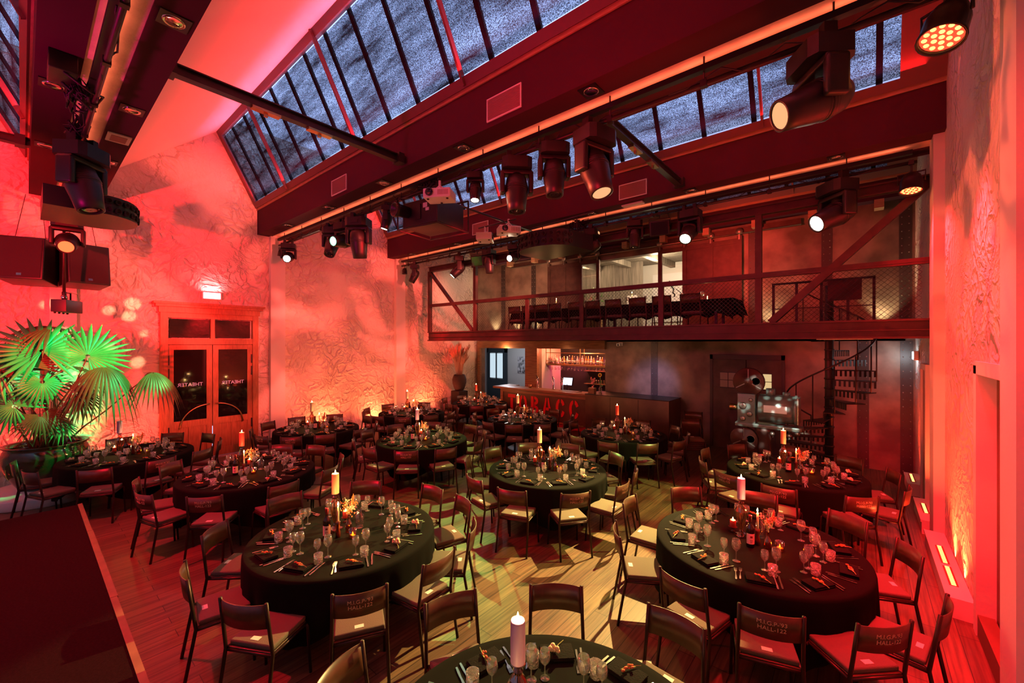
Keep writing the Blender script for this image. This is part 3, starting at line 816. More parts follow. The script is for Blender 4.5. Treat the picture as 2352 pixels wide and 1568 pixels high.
def cable_bundle(loc, s, label, seed):
    t = thing('cable_bundle', label, 'cables', loc); r = random.Random(seed)
    q = MB()
    for k in range(9):
        a = r.uniform(0, 2 * PI); pts = []
        for i in range(11):
            a += r.uniform(.3, .9); rr = r.uniform(.04, .22) * s
            pts.append((rr * math.cos(a) * 1.5, rr * math.sin(a) * .5, r.uniform(-.12, .12) * s))
        q.tube(pts, .009, 5)
    q.build('coil', M['rubber'], t)
    q = MB(); q.box(-.10, .10, -.05, .05, -.04, .06); q.build('junction_box', M['black'], t)
cable_bundle((-5.55, 4.42, 5.40), 1.0, 'tangled black cables above the big dark projector', 3)
cable_bundle((-4.9, 8.15, 5.42), 1.0, 'tangled black cables above the large curved speaker', 5)
cable_bundle((-7.6, .45, 5.44), 1.1, 'tangled black cables above the huge moving head', 7)
cable_bundle((-6.35, .38, 5.40), 1.0, 'tangled cables hanging under the beam over the stage', 9)
t = thing('ballast_box', 'black lamp ballast box with cables under the stage beam', 'box', (-6.1, .26, 5.50))
q = MB(); q.box(-.18, .18, -.10, .10, -.10, .08, bev=.01); q.build('housing', M['black'], t)
q = MB(); q.tube([(.15, 0, -.1), (.1, .2, -.2), (-.1, .3, -.12), (-.4, .25, -.15), (-.6, .28, -.1)], .012, 6); q.tube([(-.1, 0, -.1), (-.2, .2, -.24), (-.5, .25, -.16)], .012, 6); q.build('cable', M['rubber'], t)

# ------------------------------------------------------------------ balcony
BY, BX0, BX1 = 8.42, -10.62, .745
bal = struct(bpy.data.objects.new('balcony', None)); COL.objects.link(bal)
def bpart(name, boxes, m, parent=bal):
    q = MB()
    for b in boxes: q.box(*b)
    return q.build(name, m, parent)
M['trusspaint'] = mat('dark_red_steel', (.085, .035, .03), .5, .4, var=.3)
bpart('edge_beam', [(BX0, BX1, BY, BY + .02, 2.83, 3.10), (BX0, BX1, BY - .05, BY + .10, 3.08, 3.11), (BX0, BX1, BY - .05, BY + .10, 2.82, 2.85), (BX0, BX1, BY - .03, BY + .02, 2.94, 2.955)], M['trusspaint'])
bpart('top_chord', [(BX0, BX1, BY + .02, BY + .05, 5.02, 5.18), (BX0, BX1, BY - .03, BY + .10, 5.16, 5.18), (BX0, BX1, BY - .03, BY + .10, 5.02, 5.04)], M['trusspaint'])
bpart('deck', [(BX0, BX1, BY + .1, 10.05, 2.86, 2.94), (BX0, -1.35, 10.05, 12, 2.86, 2.94), (.25, BX1, 10.05, 12, 2.86, 2.94), (-1.35, .25, 11.65, 12, 2.86, 2.94)], M['floor'])
for x in (BX0 + .03, -8.52, -1.40):
    bpart('upright', [(x - .05, x + .05, BY - .02, BY + .08, 3.10, 5.03)], M['trusspaint'])
for x in (-6.62, -5.0, -3.14):
    bpart('rail_post', [(x - .05, x + .05, BY, BY + .06, 3.10, 3.92)], M['trusspaint'])
bpart('rail', [(BX0, BX1, BY - .03, BY + .06, 3.90, 3.99), (BX0, BX1, BY - .035, BY - .03, 3.935, 3.955)], M['trusspaint'])
def bar_between(name, p, q_, wd, m, parent):
    p, q_ = Vector(p), Vector(q_); d = q_ - p; L_ = d.length
    T = Matrix.Translation(p) @ frame_to(d)
    b = MB(); b.box(-wd / 2, wd / 2, -wd / 2, wd / 2, 0, L_, T); return b.build(name, m, parent)
bar_between('diagonal_brace', (BX0 + .06, BY + .02, 5.02), (-8.62, BY + .02, 3.11), .085, M['trusspaint'], bal)
bar_between('diagonal_brace', (.72, BY + .02, 5.04), (-1.22, BY + .02, 3.11), .11, M['trusspaint'], bal)
posts = [BX0 + .05, -8.52, -6.62, -5.0, -3.14, -1.40, .72]
for a, c in zip(posts, posts[1:]):
    q = MB(); s = .075; hgt = .79; a += .05; c -= .05
    n = int((c - a + hgt) / s)
    for k in range(n + 1):
        x = a + k * s
        for sg in (1, -1):
            xa, za = x, 0.0; xb, zb = x - hgt, hgt
            if xa > c: za = xa - c; xa = c
            if xb < a: zb = x - a; xb = a
            if zb <= za: continue
            pa, pb = (xa, za), (xb, zb)
            if sg < 0: pa = (a + c - pa[0], pa[1]); pb = (a + c - pb[0], pb[1])
            q.tube([(pa[0], BY + .03, 3.11 + pa[1]), (pb[0], BY + .03, 3.11 + pb[1])], .0032, 3, caps=False)
    o = q.build('wire_mesh', M['steel'], bal); o['kind'] = 'stuff'
# cladding strips with rivets on the back wall
riv = []
def rivet_strip(x, z0, z1, wd=.20):
    o = struct(bpy.data.objects.new('trim_%d' % (len(riv) + 1), None)); COL.objects.link(o); riv.append(o); o.location = (x, 12.0, 0)
    q = MB(); q.box(-wd / 2, wd / 2, -.012, 0, z0, z1); q.build('cover_strip', M['riv_strip'], o)
    q = MB(); z = z0 + .06
    while z < z1 - .03:
        for sx in (-1, 1): q.lathe([(.013, 0), (.009, .008), (0, .010)], 6, Matrix.Translation((sx * wd * .28, -.012, z)) @ frame_to((0, -1, 0)))
        z += .15
    q.build('rivets', M['rivet'], o)
for x in (-10.58, -9.11, -2.12, -.62, .70): rivet_strip(x, 2.95, 5.75)
for x in (-4.66, .02, .72): rivet_strip(x, 0, 2.80)
# sliding doors on the upper back wall
M['sdoor'] = mat('sliding_door_steel', (.10, .05, .04), .5, .4, var=.3)
def sliding_door(x0, x1, label, glass):
    t = thing('sliding_door', label, 'sliding door', (0, 11.90, 2.96)); w2 = x1 - x0
    q = MB()
    for i in range(4):
        x = x0 + w2 * i / 3; q.box(x - .055, x + .055, -.03, .03, 0, 2.55)
    for z in (0, .62, 1.42, 2.36): q.box(x0, x1, -.025, .025, z, z + .13)
    q.build('frame', M['sdoor'], t)
    for i in range(3):
        for z in (.13, .75, 1.55):
            if glass(i): m_ = M['pane']
            else: m_ = M['sdoor']
            q = MB(); q.box(x0 + w2 * i / 3 + .055, x0 + w2 * (i + 1) / 3 - .055, -.006, .006, z, z + (.49 if z < .5 else .67 if z < 1 else .81)); q.build('panel', m_, t)
    for i in range(4):
        x = x0 + w2 * i / 3
        q = MB(); q.lathe([(.0, -.02), (.085, -.02), (.085, .01), (.0, .01)], 16, Matrix.Translation((x, -.05, 2.66)) @ frame_to((0, -1, 0))); q.box(x - .02, x + .02, -.055, -.03, 2.45, 2.68); q.build('roller', M['rivet'], t)
M['pane'] = clear('window_pane', (1, 1, 1), .03, .5)
sliding_door(-8.35, -6.45, 'half-glazed sliding door left of the upper lounge opening', lambda i: i == 2)
sliding_door(-4.45, -2.40, 'sliding door with solid panels right of the upper lounge opening', lambda i: i == 0)
t = thing('sliding_door_rail', 'long dark rail with pale lower edge carrying both sliding doors', 'rail', (0, 11.93, 5.62))
q = MB(); q.box(-10.1, -1.1, -.02, .05, -.04, .10); q.build('track', M['sdoor'], t)
q = MB(); q.tube([(-10.1, -.03, -.05), (-1.1, -.03, -.05)], .02, 6); q.build('rod', M['rivet'], t)
# upper lounge behind the opening
w = MB(); w.box(-9.4, .5, 15.6, 15.8, 2.94, 5.8); struct(w.build('wall_lounge', M['cream']))
w = MB(); w.box(-9.6, -9.4, 12.25, 15.8, 2.94, 5.8); w.box(.5, .7, 12.25, 15.8, 2.94, 5.8); struct(w.build('wall_lounge_side', M['cream']))
w = MB(); w.box(-9.6, .7, 12.0, 15.8, 2.80, 2.94); struct(w.build('floor_lounge', M['floor']))
w = MB(); w.box(-9.6, .7, 12.25, 15.8, 5.75, 5.9)
for k in range(8): w.box(-9.2 + k * 1.25, -9.02 + k * 1.25, 12.25, 15.6, 5.55, 5.75)
struct(w.build('ceiling_lounge', M['plank']))
w = MB(); w.box(-9.4, -6.15, 14.6, 14.75, 2.94, 5.75); struct(w.build('partition_lounge', M['plank']))
t = thing('lounge_mural', 'white mural with loose black brush strokes on the lounge wall', 'painting', (-4.6, 15.58, 4.75))
q = MB(); q.box(-1.5, 2.6, -.03, 0, -1.2, .6); q.build('canvas', M['white'], t)
q = MB()
r_ = random.Random(4)
for k in range(7):
    x = -1.2 + k * .28 + r_.uniform(-.1, .1); z = r_.uniform(-.2, .45); pts = []
    for i in range(7):
        pts.append((x, -.032, z)); x += r_.uniform(-.06, .14); z -= r_.uniform(.02, .16)
    q.tube(pts, r_.uniform(.008, .03), 5)
q.build('brush_stroke', M['blackm'], t)
t = thing('framed_print', 'small white print on the lounge plank partition', 'picture', (-6.5, 14.59, 4.35))
q = MB(); q.box(-.2, .2, -.02, 0, -.17, .17); q.build('sheet', M['white'], t)
q = MB(); q.tube([(-.08, -.022, -.05), (-.02, -.022, .05), (.05, -.022, -.02), (.1, -.022, .06)], .006, 4); q.build('sketch_line', M['blackm'], t)
t = thing('ladder_plant', 'green leafy plant on a shelf behind the half-glazed door', 'plant', (-7.6, 13.6, 3.9))
q = MB(); q.lathe([(0, 0), (.14, 0), (.19, .28), (.17, .28), (.12, .05)], 14); q.build('pot', M['black'], t)
q = MB(); r_ = random.Random(8)
for k in range(60):
    a = r_.uniform(0, 2 * PI); rr = r_.uniform(.05, .55); z = .35 + r_.uniform(0, .55)
    T = TR((rr * math.cos(a), rr * math.sin(a), z), a, r_.uniform(-.8, .8), r_.uniform(-.8, .8))
    q.add([(0, 0, 0), (.05, .025, .01), (.12, 0, 0), (.05, -.025, .01)], [(0, 1, 2, 3)], False, T)
M['leafg'] = mat('leaf_green', (.12, .30, .06), .5)
q.build('leaves', M['leafg'], t)['kind'] = 'stuff'
q = MB(); q.box(-.3, .3, -.2, .2, -.96, 0); q.build('stand', M['wood'], t)
t = thing('lounge_grass', 'spray of green grass in a pale vase behind the sliding door', 'plant', (-3.75, 14.2, 2.94))
q = MB(); q.lathe([(0, 0), (.12, 0), (.16, .5), (.09, .9), (.08, .9)], 14); q.build('vase', M['white'], t)
q = MB()
for k in range(26):
    a = 2 * PI * k / 26 + r_.uniform(-.1, .1); rr = r_.uniform(.25, .6)
    q.tube([(0, 0, .85), (rr * .4 * math.cos(a), rr * .4 * math.sin(a), 1.35), (rr * math.cos(a), rr * math.sin(a), 1.35 + r_.uniform(-.1, .2))], [.012, .01, .002], 4)
q.build('grass', M['leafg'], t)['kind'] = 'stuff'
point('lounge_lamp', (-5.2, 13.6, 5.3), (1.0, .78, .5), 170, .15)
point('lounge_lamp', (-2.2, 13.8, 5.3), (1.0, .72, .42), 110, .15)
point('lounge_lamp', (-8.0, 13.4, 5.3), (1.0, .7, .42), 60, .15)
# uplights along the upper back wall
for x in (-10.95, -9.85, -9.0, -1.75, .35):
    t = thing('floor_uplight', 'small floor uplight at the upper back wall, %s' % {-10.95: 'in the far left balcony corner', -9.85: 'just left of the first rivet strip pair', -9.0: 'beside the half-glazed door', -1.75: 'right of the sliding door', .35: 'in the right balcony corner'}[x], 'uplight', (x, 11.80, 2.94))
    q = MB(); q.lathe([(0, 0), (.05, 0), (.05, .09), (.04, .09), (.038, .06), (0, .06)], 14); q.build('housing', M['black'], t)
    q = MB(); q.lathe([(0, .065), (.036, .065)], 12); q.build('lens', LM['white'], t)
    spot('uplight_beam', (x, 11.80, 3.04), (x, 11.99, 4.6), (1.0, .80, .42), 95, 75, .8, .03)
spot('balcony_wash', (-9.2, 9.6, 4.9), (-12.05, 11.0, 4.3), (1.0, .60, .38), 170, 62, .8, .06)
spot('balcony_wash', (-6.9, 8.9, 5.0), (-9.2, 12.0, 4.3), (1.0, .42, .24), 560, 70, .8, .06)
spot('balcony_red_wash', (-3.0, 8.8, 5.2), (-2.2, 12.0, 4.4), (1.0, .06, .035), 420, 100, .8, .08)
# long balcony table with runner and stools
t = thing('banquet_table', 'long balcony banquet table', 'table', (-4.95, 9.75, 2.94)); t['label'] = 'long banquet table under a black cloth on the balcony'
q = MB(); q.box(-2.85, 2.85, -.40, .40, .70, .735); q.build('tabletop', M['wood'], t)
for sx in (-2.6, 0, 2.6):
    for sy in (-.3, .3):
        q = MB(); q.box(sx - .025, sx + .025, sy - .025, sy + .025, 0, .70); q.build('leg', M['steel'], t)
q = MB(); n = 60
def dr(i, side): return .30 + .05 * math.sin(i * 1.3 + side) + (.12 if i in (0, n) else 0)
vs, fs = [], []
for i in range(n + 1):
    x = -2.95 + 5.9 * i / n
    for (y, z) in ((-.43, .74 - dr(i, 0)), (-.42, .74), (.42, .74), (.43, .74 - dr(i, 2))): vs.append((x, y + .012 * math.sin(i * 1.1), z))
for i in range(n):
    for j in range(3): fs.append((i * 4 + j, i * 4 + 4 + j, i * 4 + 5 + j, i * 4 + 1 + j))
b = len(vs)
for e_, x in ((0, -2.95), (n, 2.95)):
    fs.append((e_ * 4 + 1, e_ * 4 + 2, len(vs) + 1, len(vs))); sg = -1 if e_ == 0 else 1
    vs += [(x + sg * .12, -.40, .40), (x + sg * .12, .40, .40)]
q.add(vs, fs, True)
M['cloth'] = mat('black_tablecloth', (.006, .006, .005), .9, bump=.15, bscale=6, spec=.08)
o = q.build('tablecloth', M['cloth']); o.location = (-4.95, 9.75, 2.94); tag(o, 'black cloth draped over the long balcony table', 'tablecloth')
# ------------------------------------------------------------------ bar under the balcony
BAR = 11.05
t = thing('bar_counter', 'bar with wooden top and red stencil letters under the balcony', 'bar', (0, BAR, 0))
q = MB(); q.box(-10.25, -6.43, 0, .62, 1.13, 1.20, bev=.01); q.box(-10.25, -9.75, .62, .92, 1.13, 1.20); q.build('worktop', M['wood'], t)
q = MB(); q.box(-9.95, -6.43, .14, .58, .16, 1.13); q.build('front_panel', M['barpanel'], t)
q = MB(); q.box(-9.97, -6.43, .10, .14, 1.02, 1.13); q.box(-9.97, -9.85, .10, .14, .16, 1.02); q.build('wood_trim', M['wood'], t)
q = MB(); q.box(-9.95, -6.43, .20, .58, 0, .16); q.build('plinth', M['redglow'], t)  # red glow under the bar is put into the plinth's colour
q = MB(); q.tube([(-9.8, .02, .20), (-6.5, .02, .20)], .022, 8)
for x in (-9.6, -8.6, -7.6, -6.7): q.tube([(x, .02, .20), (x, .16, .20)], .014, 6)
q.build('foot_rail', M['brass'], t)
xs = [-9.46, -8.95, -8.44, -7.93, -7.41, -6.90]
def arcpts(cx, cz, rx, rz_, a0, a1, n=14): return [(cx + rx * math.cos(a0 + (a1 - a0) * i / n), cz + rz_ * math.sin(a0 + (a1 - a0) * i / n)) for i in range(n + 1)]
def band(mb, outer, inner):
    n = len(outer); vs = [(x, y_, z) for (x, z) in outer for y_ in (.125,)] + [(x, .125, z) for (x, z) in inner]
    vs += [(x, .142, z) for (x, z) in outer] + [(x, .142, z) for (x, z) in inner]
    fs = [(i, i + 1, n + i + 1, n + i) for i in range(n - 1)]
    mb.add(vs, fs)
for ch, x in zip('TOBACC', xs):
    q = MB(); zc, h2, w2, th_ = .665, .285, .17, .10
    f0 = .125
    def bx(x0, x1, z0, z1): q.box(x + x0, x + x1, f0, .141, zc + z0, zc + z1)
    if ch == 'T': bx(-.17, .17, .17, .285); bx(-.055, .055, -.285, .15)
    elif ch in 'OC':
        g = .03
        lo_, li = arcpts(x - g, zc, .145, .285, PI * .5, PI * 1.5), arcpts(x - g, zc, .05, .17, PI * .5, PI * 1.5); band(q, lo_, li)
        if ch == 'O':
            band(q, arcpts(x + g, zc, .145, .285, -PI / 2, PI / 2), arcpts(x + g, zc, .05, .17, -PI / 2, PI / 2))
        else:
            band(q, arcpts(x + g, zc, .145, .285, PI * .14, PI / 2), arcpts(x + g, zc, .05, .17, PI * .14, PI / 2))
            band(q, arcpts(x + g, zc, .145, .285, -PI / 2, -PI * .14), arcpts(x + g, zc, .05, .17, -PI / 2, -PI * .14))
    elif ch == 'B':
        bx(-.16, -.05, -.285, .285)
        band(q, arcpts(x - .02, zc + .145, .17, .14, -PI / 2, PI / 2), arcpts(x - .02, zc + .145, .07, .05, -PI / 2, PI / 2))
        band(q, arcpts(x - .02, zc - .145, .18, .14, -PI / 2, PI / 2), arcpts(x - .02, zc - .145, .08, .05, -PI / 2, PI / 2))
    elif ch == 'A':
        for sg in (-1, 1):
            q.add([(x + sg * .19, f0, zc - .285), (x + sg * .09, f0, zc - .285), (x + sg * .02, f0, zc + .20), (x + sg * .02, f0, zc + .285), (x + sg * .06, f0, zc + .285)], [(0, 1, 2, 3, 4)])
        bx(-.05, .05, -.13, -.04)
    q.build('letter', M['redglow'], t)
t = thing('bar_block', 'dark steel-clad block at the right end of the bar', 'bar', (0, BAR, 0))
q = MB(); q.box(-6.42, -3.90, 0, .93, 0, 1.20, bev=.006); q.build('body', M['barpanel'], t)
q = MB()
for x in (-5.6, -4.75): q.box(x - .004, x + .004, -.006, 0, .02, 1.18)
q.build('panel_joint', M['blackm'], t)
q = MB(); q.box(-6.43, -3.89, -.01, .94, 1.20, 1.222); q.build('counter_top', M['black'], t)
# bar room and hall behind
w = MB(); w.box(-9.0, -5.9, 13.6, 13.7, 0, 2.8); struct(w.build('wall_bar_room', M['blackm']))
w = MB(); w.box(-16.0, -9.0, 15.6, 15.7, 0, 2.8); struct(w.build('wall_hall', M['greywall']))
w = MB(); w.box(-9.1, -9.0, 12.25, 15.7, 0, 2.8); struct(w.build('wall_hall_side', M['cream']))
w = MB(); w.box(-16.1, -16.0, 12.0, 15.7, 0, 2.8); w.box(-16.0, -12.35, 12.0, 12.1, 0, 2.8); struct(w.build('wall_hall_end', M['greywall']))
w = MB(); w.box(-6.0, -5.9, 12.25, 13.7, 0, 2.8); struct(w.build('wall_bar_side', M['blackm']))
w = MB(); w.box(-16.1, -5.9, 12.3, 15.7, -.15, 0); struct(w.build('floor_hall', M['floor']))
w = MB(); w.box(-16.1, -5.9, 12.25, 15.7, 2.62, 2.80); struct(w.build('ceiling_hall', M['smooth']))
w = MB(); w.box(-11.85, -6.20, 11.86, 12.0, 2.56, 2.83); w.box(-9.40, -8.86, 11.86, 12.0, 0, 2.56); w.box(-11.88, -11.76, 11.90, 12.0, 0, 2.83); struct(w.build('lintel', M['wood']))
w = MB(); w.box(-10.4, -9.95, 13.3, 13.4, 0, 2.62); struct(w.build('pillar', mat('pink_pillar', (.5, .36, .34), .7, var=.3)))
d = struct(bpy.data.objects.new('door_4', None)); COL.objects.link(d); d.location = (-14.15, 15.55, 0)
M['darkblue'] = mat('dark_blue_paint', (.02, .03, .04), .5)
q = MB(); q.box(-.62, -.55, -.06, 0, 0, 2.5); q.box(.55, .72, -.06, 0, 0, 2.5); q.box(-.62, .72, -.06, 0, 2.28, 2.5); q.box(-.55, .55, -.05, 0, 0, .95); q.box(-.04, .04, -.05, 0, .95, 2.28); q.box(-.55, -.44, -.05, 0, .95, 2.28); q.box(.44, .55, -.05, 0, .95, 2.28); q.build('door_leaf', M['darkblue'], d)
for a in (-.44, .04):
    q = MB(); q.box(a, a + .40, -.03, -.02, 1.0, 2.24); q.build('frosted_pane', emission('frosted_daylight', (.70, .88, 1.0), .85), d)
t = thing('photo_print', 'black and white photograph hanging on the grey hall wall', 'picture', (-12.45, 15.59, 1.70))
q = MB(); q.box(-.34, .34, -.03, 0, -.40, .40); q.build('print', mat('grey_photo', (.45, .45, .5), .6, col2=(.01, .01, .012), vscale=7), t)
point('hall_lamp', (-12.2, 13.9, 2.45), (.85, .92, 1.0), 75, .1)
# bar back fittings
BS = 12.75
t = thing('bottle_shelf', 'brass-framed bottle shelf hanging above the bar', 'shelf', (-7.45, BS, 1.98), group=None)
q = MB(); q.box(-1.55, 1.40, -.14, .14, .0, .02); q.build('board', M['wood'], t)
q = MB()
for x in (-1.55, -.08, 1.40):
    for y in (-.14, .14): q.box(x - .012, x + .012, y - .012, y + .012, 0, .62)
for z in (.0, .12, .42): q.box(-1.55, 1.40, -.15, -.135, z - .01, z + .012)
q.build('frame', M['brassy'] if 'brassy' in M else M['brass'], t)
BCOL = [mat('bottle_glass_amber', (.55, .20, .04), .1, spec=.8), mat('bottle_glass_pink', (.70, .30, .28), .1, spec=.8), mat('bottle_glass_dark', (.03, .02, .02), .08, spec=.8), mat('bottle_glass_clear', (.62, .50, .45), .08, spec=.8)]
BN = ('amber', 'pink', 'dark', 'pale')
M['label'] = mat('bottle_label', (.75, .70, .62), .6)
for i in range(26):
    x = -8.92 + i * .109
    k = rnd.choice([0, 1, 1, 3, 0, 2, 3]); h = rnd.uniform(.23, .33)
    r0 = rnd.uniform(.034, .044)
    q = MB(); q.lathe([(0, 0), (r0, 0), (r0, h * .58), (r0 * .8, h * .68), (.014, h * .78), (.014, h), (0, h)], 12)
    b = q.build('liquor_bottle', BCOL[k], None, (x, BS + rnd.uniform(-.05, .05), 2.0))
    tag(b, '%s liquor bottle, %d%s from the left on the bar shelf' % (BN[k], i + 1, 'st' if i in (0, 20) else 'nd' if i in (1, 21) else 'rd' if i in (2, 22) else 'th'), 'bottle', 'liquor bottles on the bar shelf')
    q = MB(); q.lathe([(r0 + .0006, h * .15), (r0 + .0006, h * .45)], 12); q.build('label', M['label'], b)
point('shelf_glow', (-8.2, BS - .05, 2.50), (1.0, .22, .10), 55, .05)
point('shelf_glow', (-6.9, BS - .05, 2.50), (1.0, .24, .10), 55, .05)
area('bar_back_light', (-7.4, 13.4, 2.2), (-7.4, 13.55, 1.5), (1.0, .08, .22), 34, 2.6, .05)
point('bar_work_light', (-7.6, 11.9, 2.5), (1.0, .55, .32), 40, .08)
point('bar_work_light', (-10.3, 11.75, 2.5), (1.0, .45, .22), 26, .08)
t = thing('glass_rack', 'rack of upside-down glasses under the bottle shelf', 'rack', (-7.45, BS, 1.94)); t['label'] = 'slatted stemware rack under the hanging bottle shelf'
q = MB()
for k in range(4): q.box(-1.5, 1.36, -.15 + k * .09, -.12 + k * .09, 0, .015)
q.build('slats', M['brass'], t)
M['glass'] = clear('clear_glass', (1, .98, .96), .05, .85)
q = MB(); q.lathe([(.032, 0), (.005, -.006), (.004, -.07), (.018, -.085), (.034, -.12), (.030, -.17)], 10); me = q.mesh('hanging_glass', M['glass'])
for i in range(30):
    o = put('hanging_glass', me, None, (-8.9 + i * .094, BS - .1 + .09 * (i % 3), 1.945))
    tag(o, 'upside-down stem glass, %d%s from the left in the bar rack' % (i + 1, 'st' if i in (0, 20) else 'nd' if i in (1, 21) else 'rd' if i in (2, 22) else 'th'), 'glass', 'glasses hanging in the bar rack')
t = thing('back_bar', 'dark back bar cabinet with shelves behind the taps', 'cabinet', (-7.2, 13.35, 0))
q = MB(); q.box(-1.6, 1.2, -.25, .2, 0, .95); q.build('body', M['black'], t)
q = MB(); q.box(-.5, 1.2, 0, .2, .95, 1.95); q.build('niche', M['blackm'], t)
q = MB(); q.box(-.5, 1.2, -.2, .2, 1.28, 1.30); q.box(-.5, 1.2, -.2, .2, 1.74, 1.76); q.build('shelf', M['wood'], t)
q = MB(); q.lathe([(.028, 0), (.036, .14), (.034, .14), (.026, .005)], 10); me = q.mesh('water_glass', M['glass'])
for i in range(13):
    o = put('water_glass', me, None, (-7.45 + i * .098, 13.28, 1.302)); tag(o, 'upright glass, %s in the row on the back bar shelf' % (ords + ('thirteenth',))[i], 'glass', 'glasses on the back bar shelf')
t = thing('till_screen', 'lit cash register screen tilted on the bar', 'screen', (-7.45, 11.62, 1.20), 0)
q = MB(); q.box(-.08, .08, -.06, .06, 0, .03); q.tube([(0, 0, .03), (0, .03, .18)], .025, 8); q.build('stand', M['black'], t)
q = MB(); q.box(-.20, .20, -.02, .02, .14, .44, TR(rx=-.25), bev=.01); b = q.build('casing', M['black'], t)
q = MB(); q.box(-.175, .175, -.026, -.02, .17, .41, TR(rx=-.25)); q.build('display', emission('till_display', (.75, .80, 1.0), 1.6), b)
q = MB(); q.box(-.08, .04, -.028, -.026, .22, .34, TR(rx=-.25)); q.build('window', emission('till_window', (1.0, .85, .7), 1.6), b)
for i, (x, nm) in enumerate(((-8.55, 'left'), (-7.9, 'middle'), (-7.55, 'right'))):
    t = thing('beer_tap', 'chrome beer tap column on the bar, %s one of three' % nm, 'tap', (x, 11.50, 1.20), group='beer taps on the bar')
    q = MB(); q.lathe([(.05, 0), (.05, .02), (.032, .03), (.03, .30), (.036, .34), (.02, .38), (0, .39)], 14); q.build('column', M['chrome'], t)
    q = MB(); q.tube([(0, -.03, .30), (0, -.09, .30), (0, -.10, .25)], .011, 6); q.build('spout', M['chrome'], t)
    q = MB(); q.tube([(0, -.03, .32), (0, -.06, .44)], [.008, .016], 6); q.build('tap_handle', M['black'], t)
t = thing('drip_tray', 'steel drip tray and glass rinser on the bar top', 'tray', (-7.15, 11.36, 1.20))
q = MB(); q.box(-.35, .35, -.14, .14, 0, .02); q.build('tray', M['rivet'], t)
t = thing('candle_cup', 'small metal candle cup on the bar near the taps', 'cup', (-8.85, 11.45, 1.20))
q = MB(); q.lathe([(0, 0), (.05, 0), (.055, .1), (.05, .1), (.045, .01)], 12); q.build('cup', M['brass'], t)
t = thing('flower_bottle', 'glass bottle holding one sunflower on the dark bar block', 'vase', (-6.02, 11.25, 1.222))
q = MB(); q.lathe([(0, 0), (.05, 0), (.05, .16), (.02, .22), (.018, .30), (.014, .30)], 14); q.build('bottle', M['glass'], t)
q = MB(); q.tube([(0, 0, .02), (.01, 0, .35), (0, -.02, .55)], .006, 6); s_ = q.build('stem', M['leafg'], t)
q = MB()
for k in range(14):
    T = Matrix.Translation((0, -.03, .57)) @ frame_to((0, -1, .3)) @ Matrix.Rotation(2 * PI * k / 14, 4, 'Z')
    q.add([(.03, -.012, 0), (.075, 0, .005), (.03, .012, 0)], [(0, 1, 2)], False, T)
q.build('petals', mat('sunflower_petal', (.9, .55, .03), .6), s_)
q = MB(); q.ball((0, -.035, .57), .034, 10, 6, (1, .5, 1)); q.build('flower_centre', M['black'], s_)
q = MB()
for (x, z, a) in ((.06, .42, .3), (-.06, .38, -.4), (.09, .3, .6)): q.add([(0, 0, z - .08), (x * .6, .01, z - .02), (x, 0, z - .05), (x * .5, -.01, z - .07)], [(0, 1, 2, 3)])
q.build('leaves', M['leafg'], s_)
t = thing('flower_box', 'wooden box of pink flowers beside the sunflower bottle', 'flowers', (-6.28, 11.22, 1.222))
q = MB(); q.box(-.10, .10, -.07, .07, 0, .17); q.build('box', M['wood'], t)
q = MB(); r_ = random.Random(3)
for k in range(16): q.ball((r_.uniform(-.06, .08), r_.uniform(-.04, .04), .2 + r_.uniform(0, .28)), r_.uniform(.015, .035), 6, 4)
q.build('blooms', mat('pink_bloom', (.8, .3, .28), .7), t)
t = thing('security_camera', 'white security camera under the balcony beam', 'camera', (-5.70, 11.99, 2.72))
q = MB(); q.box(-.06, .06, -.05, 0, -.05, .05); q.build('mount', M['white'], t)
q = MB(); q.box(-.07, .05, -.20, -.05, -.06, .03, bev=.02); b = q.build('body', M['white'], t)
q = MB(); q.lathe([(0, 0), (.03, 0), (.03, .01), (0, .012)], 12, Matrix.Translation((-.01, -.20, -.02)) @ frame_to((0, -1, -.4))); q.build('lens', M['black'], b)
# double service door with lit panes
d = struct(bpy.data.objects.new('door_5', None)); COL.objects.link(d); d.location = (0, 12, 0)
M['grimy'] = mat('grimy_door_paint', (.11, .085, .06), .55, var=.4, vscale=4)
for x0, x1 in ((-3.05, -2.27), (-2.25, -1.50)):
    q = MB(); q.box(x0, x1, -.05, -.012, 0, 2.32); q.build('door_leaf', M['grimy'], d)
    q = MB(); q.box(x0 + .10, x1 - .12, -.06, -.05, .2, 1.42); q.build('lower_panel', M['grimy'], d)
    lit = x0 > -2.5
    wx = (x0 + x1) / 2 - .02
    q = MB(); q.box(wx - .19, wx + .19, -.056, -.05, 1.60, 1.98); q.build('window_pane', emission('lit_pane', (1.0, .68, .32), .75) if lit else mat('dull_pane', (.30, .26, .20), .3), d)
    q = MB(); q.box(wx - .20, wx + .20, -.062, -.05, 1.78, 1.795); q.box(wx - .008, wx + .008, -.062, -.05, 1.60, 1.98); q.box(wx - .20, wx + .20, -.065, -.05, 1.58, 1.60); q.box(wx - .20, wx + .20, -.065, -.05, 1.98, 2.0); q.build('glazing_bar', M['black'], d)
q = MB(); q.box(-3.12, -3.05, -.07, 0, 0, 2.45); q.box(-1.50, -1.43, -.07, 0, 0, 2.45); q.box(-3.12, -1.43, -.07, 0, 2.33, 2.45); q.build('door_frame', M['riv_strip'], d)
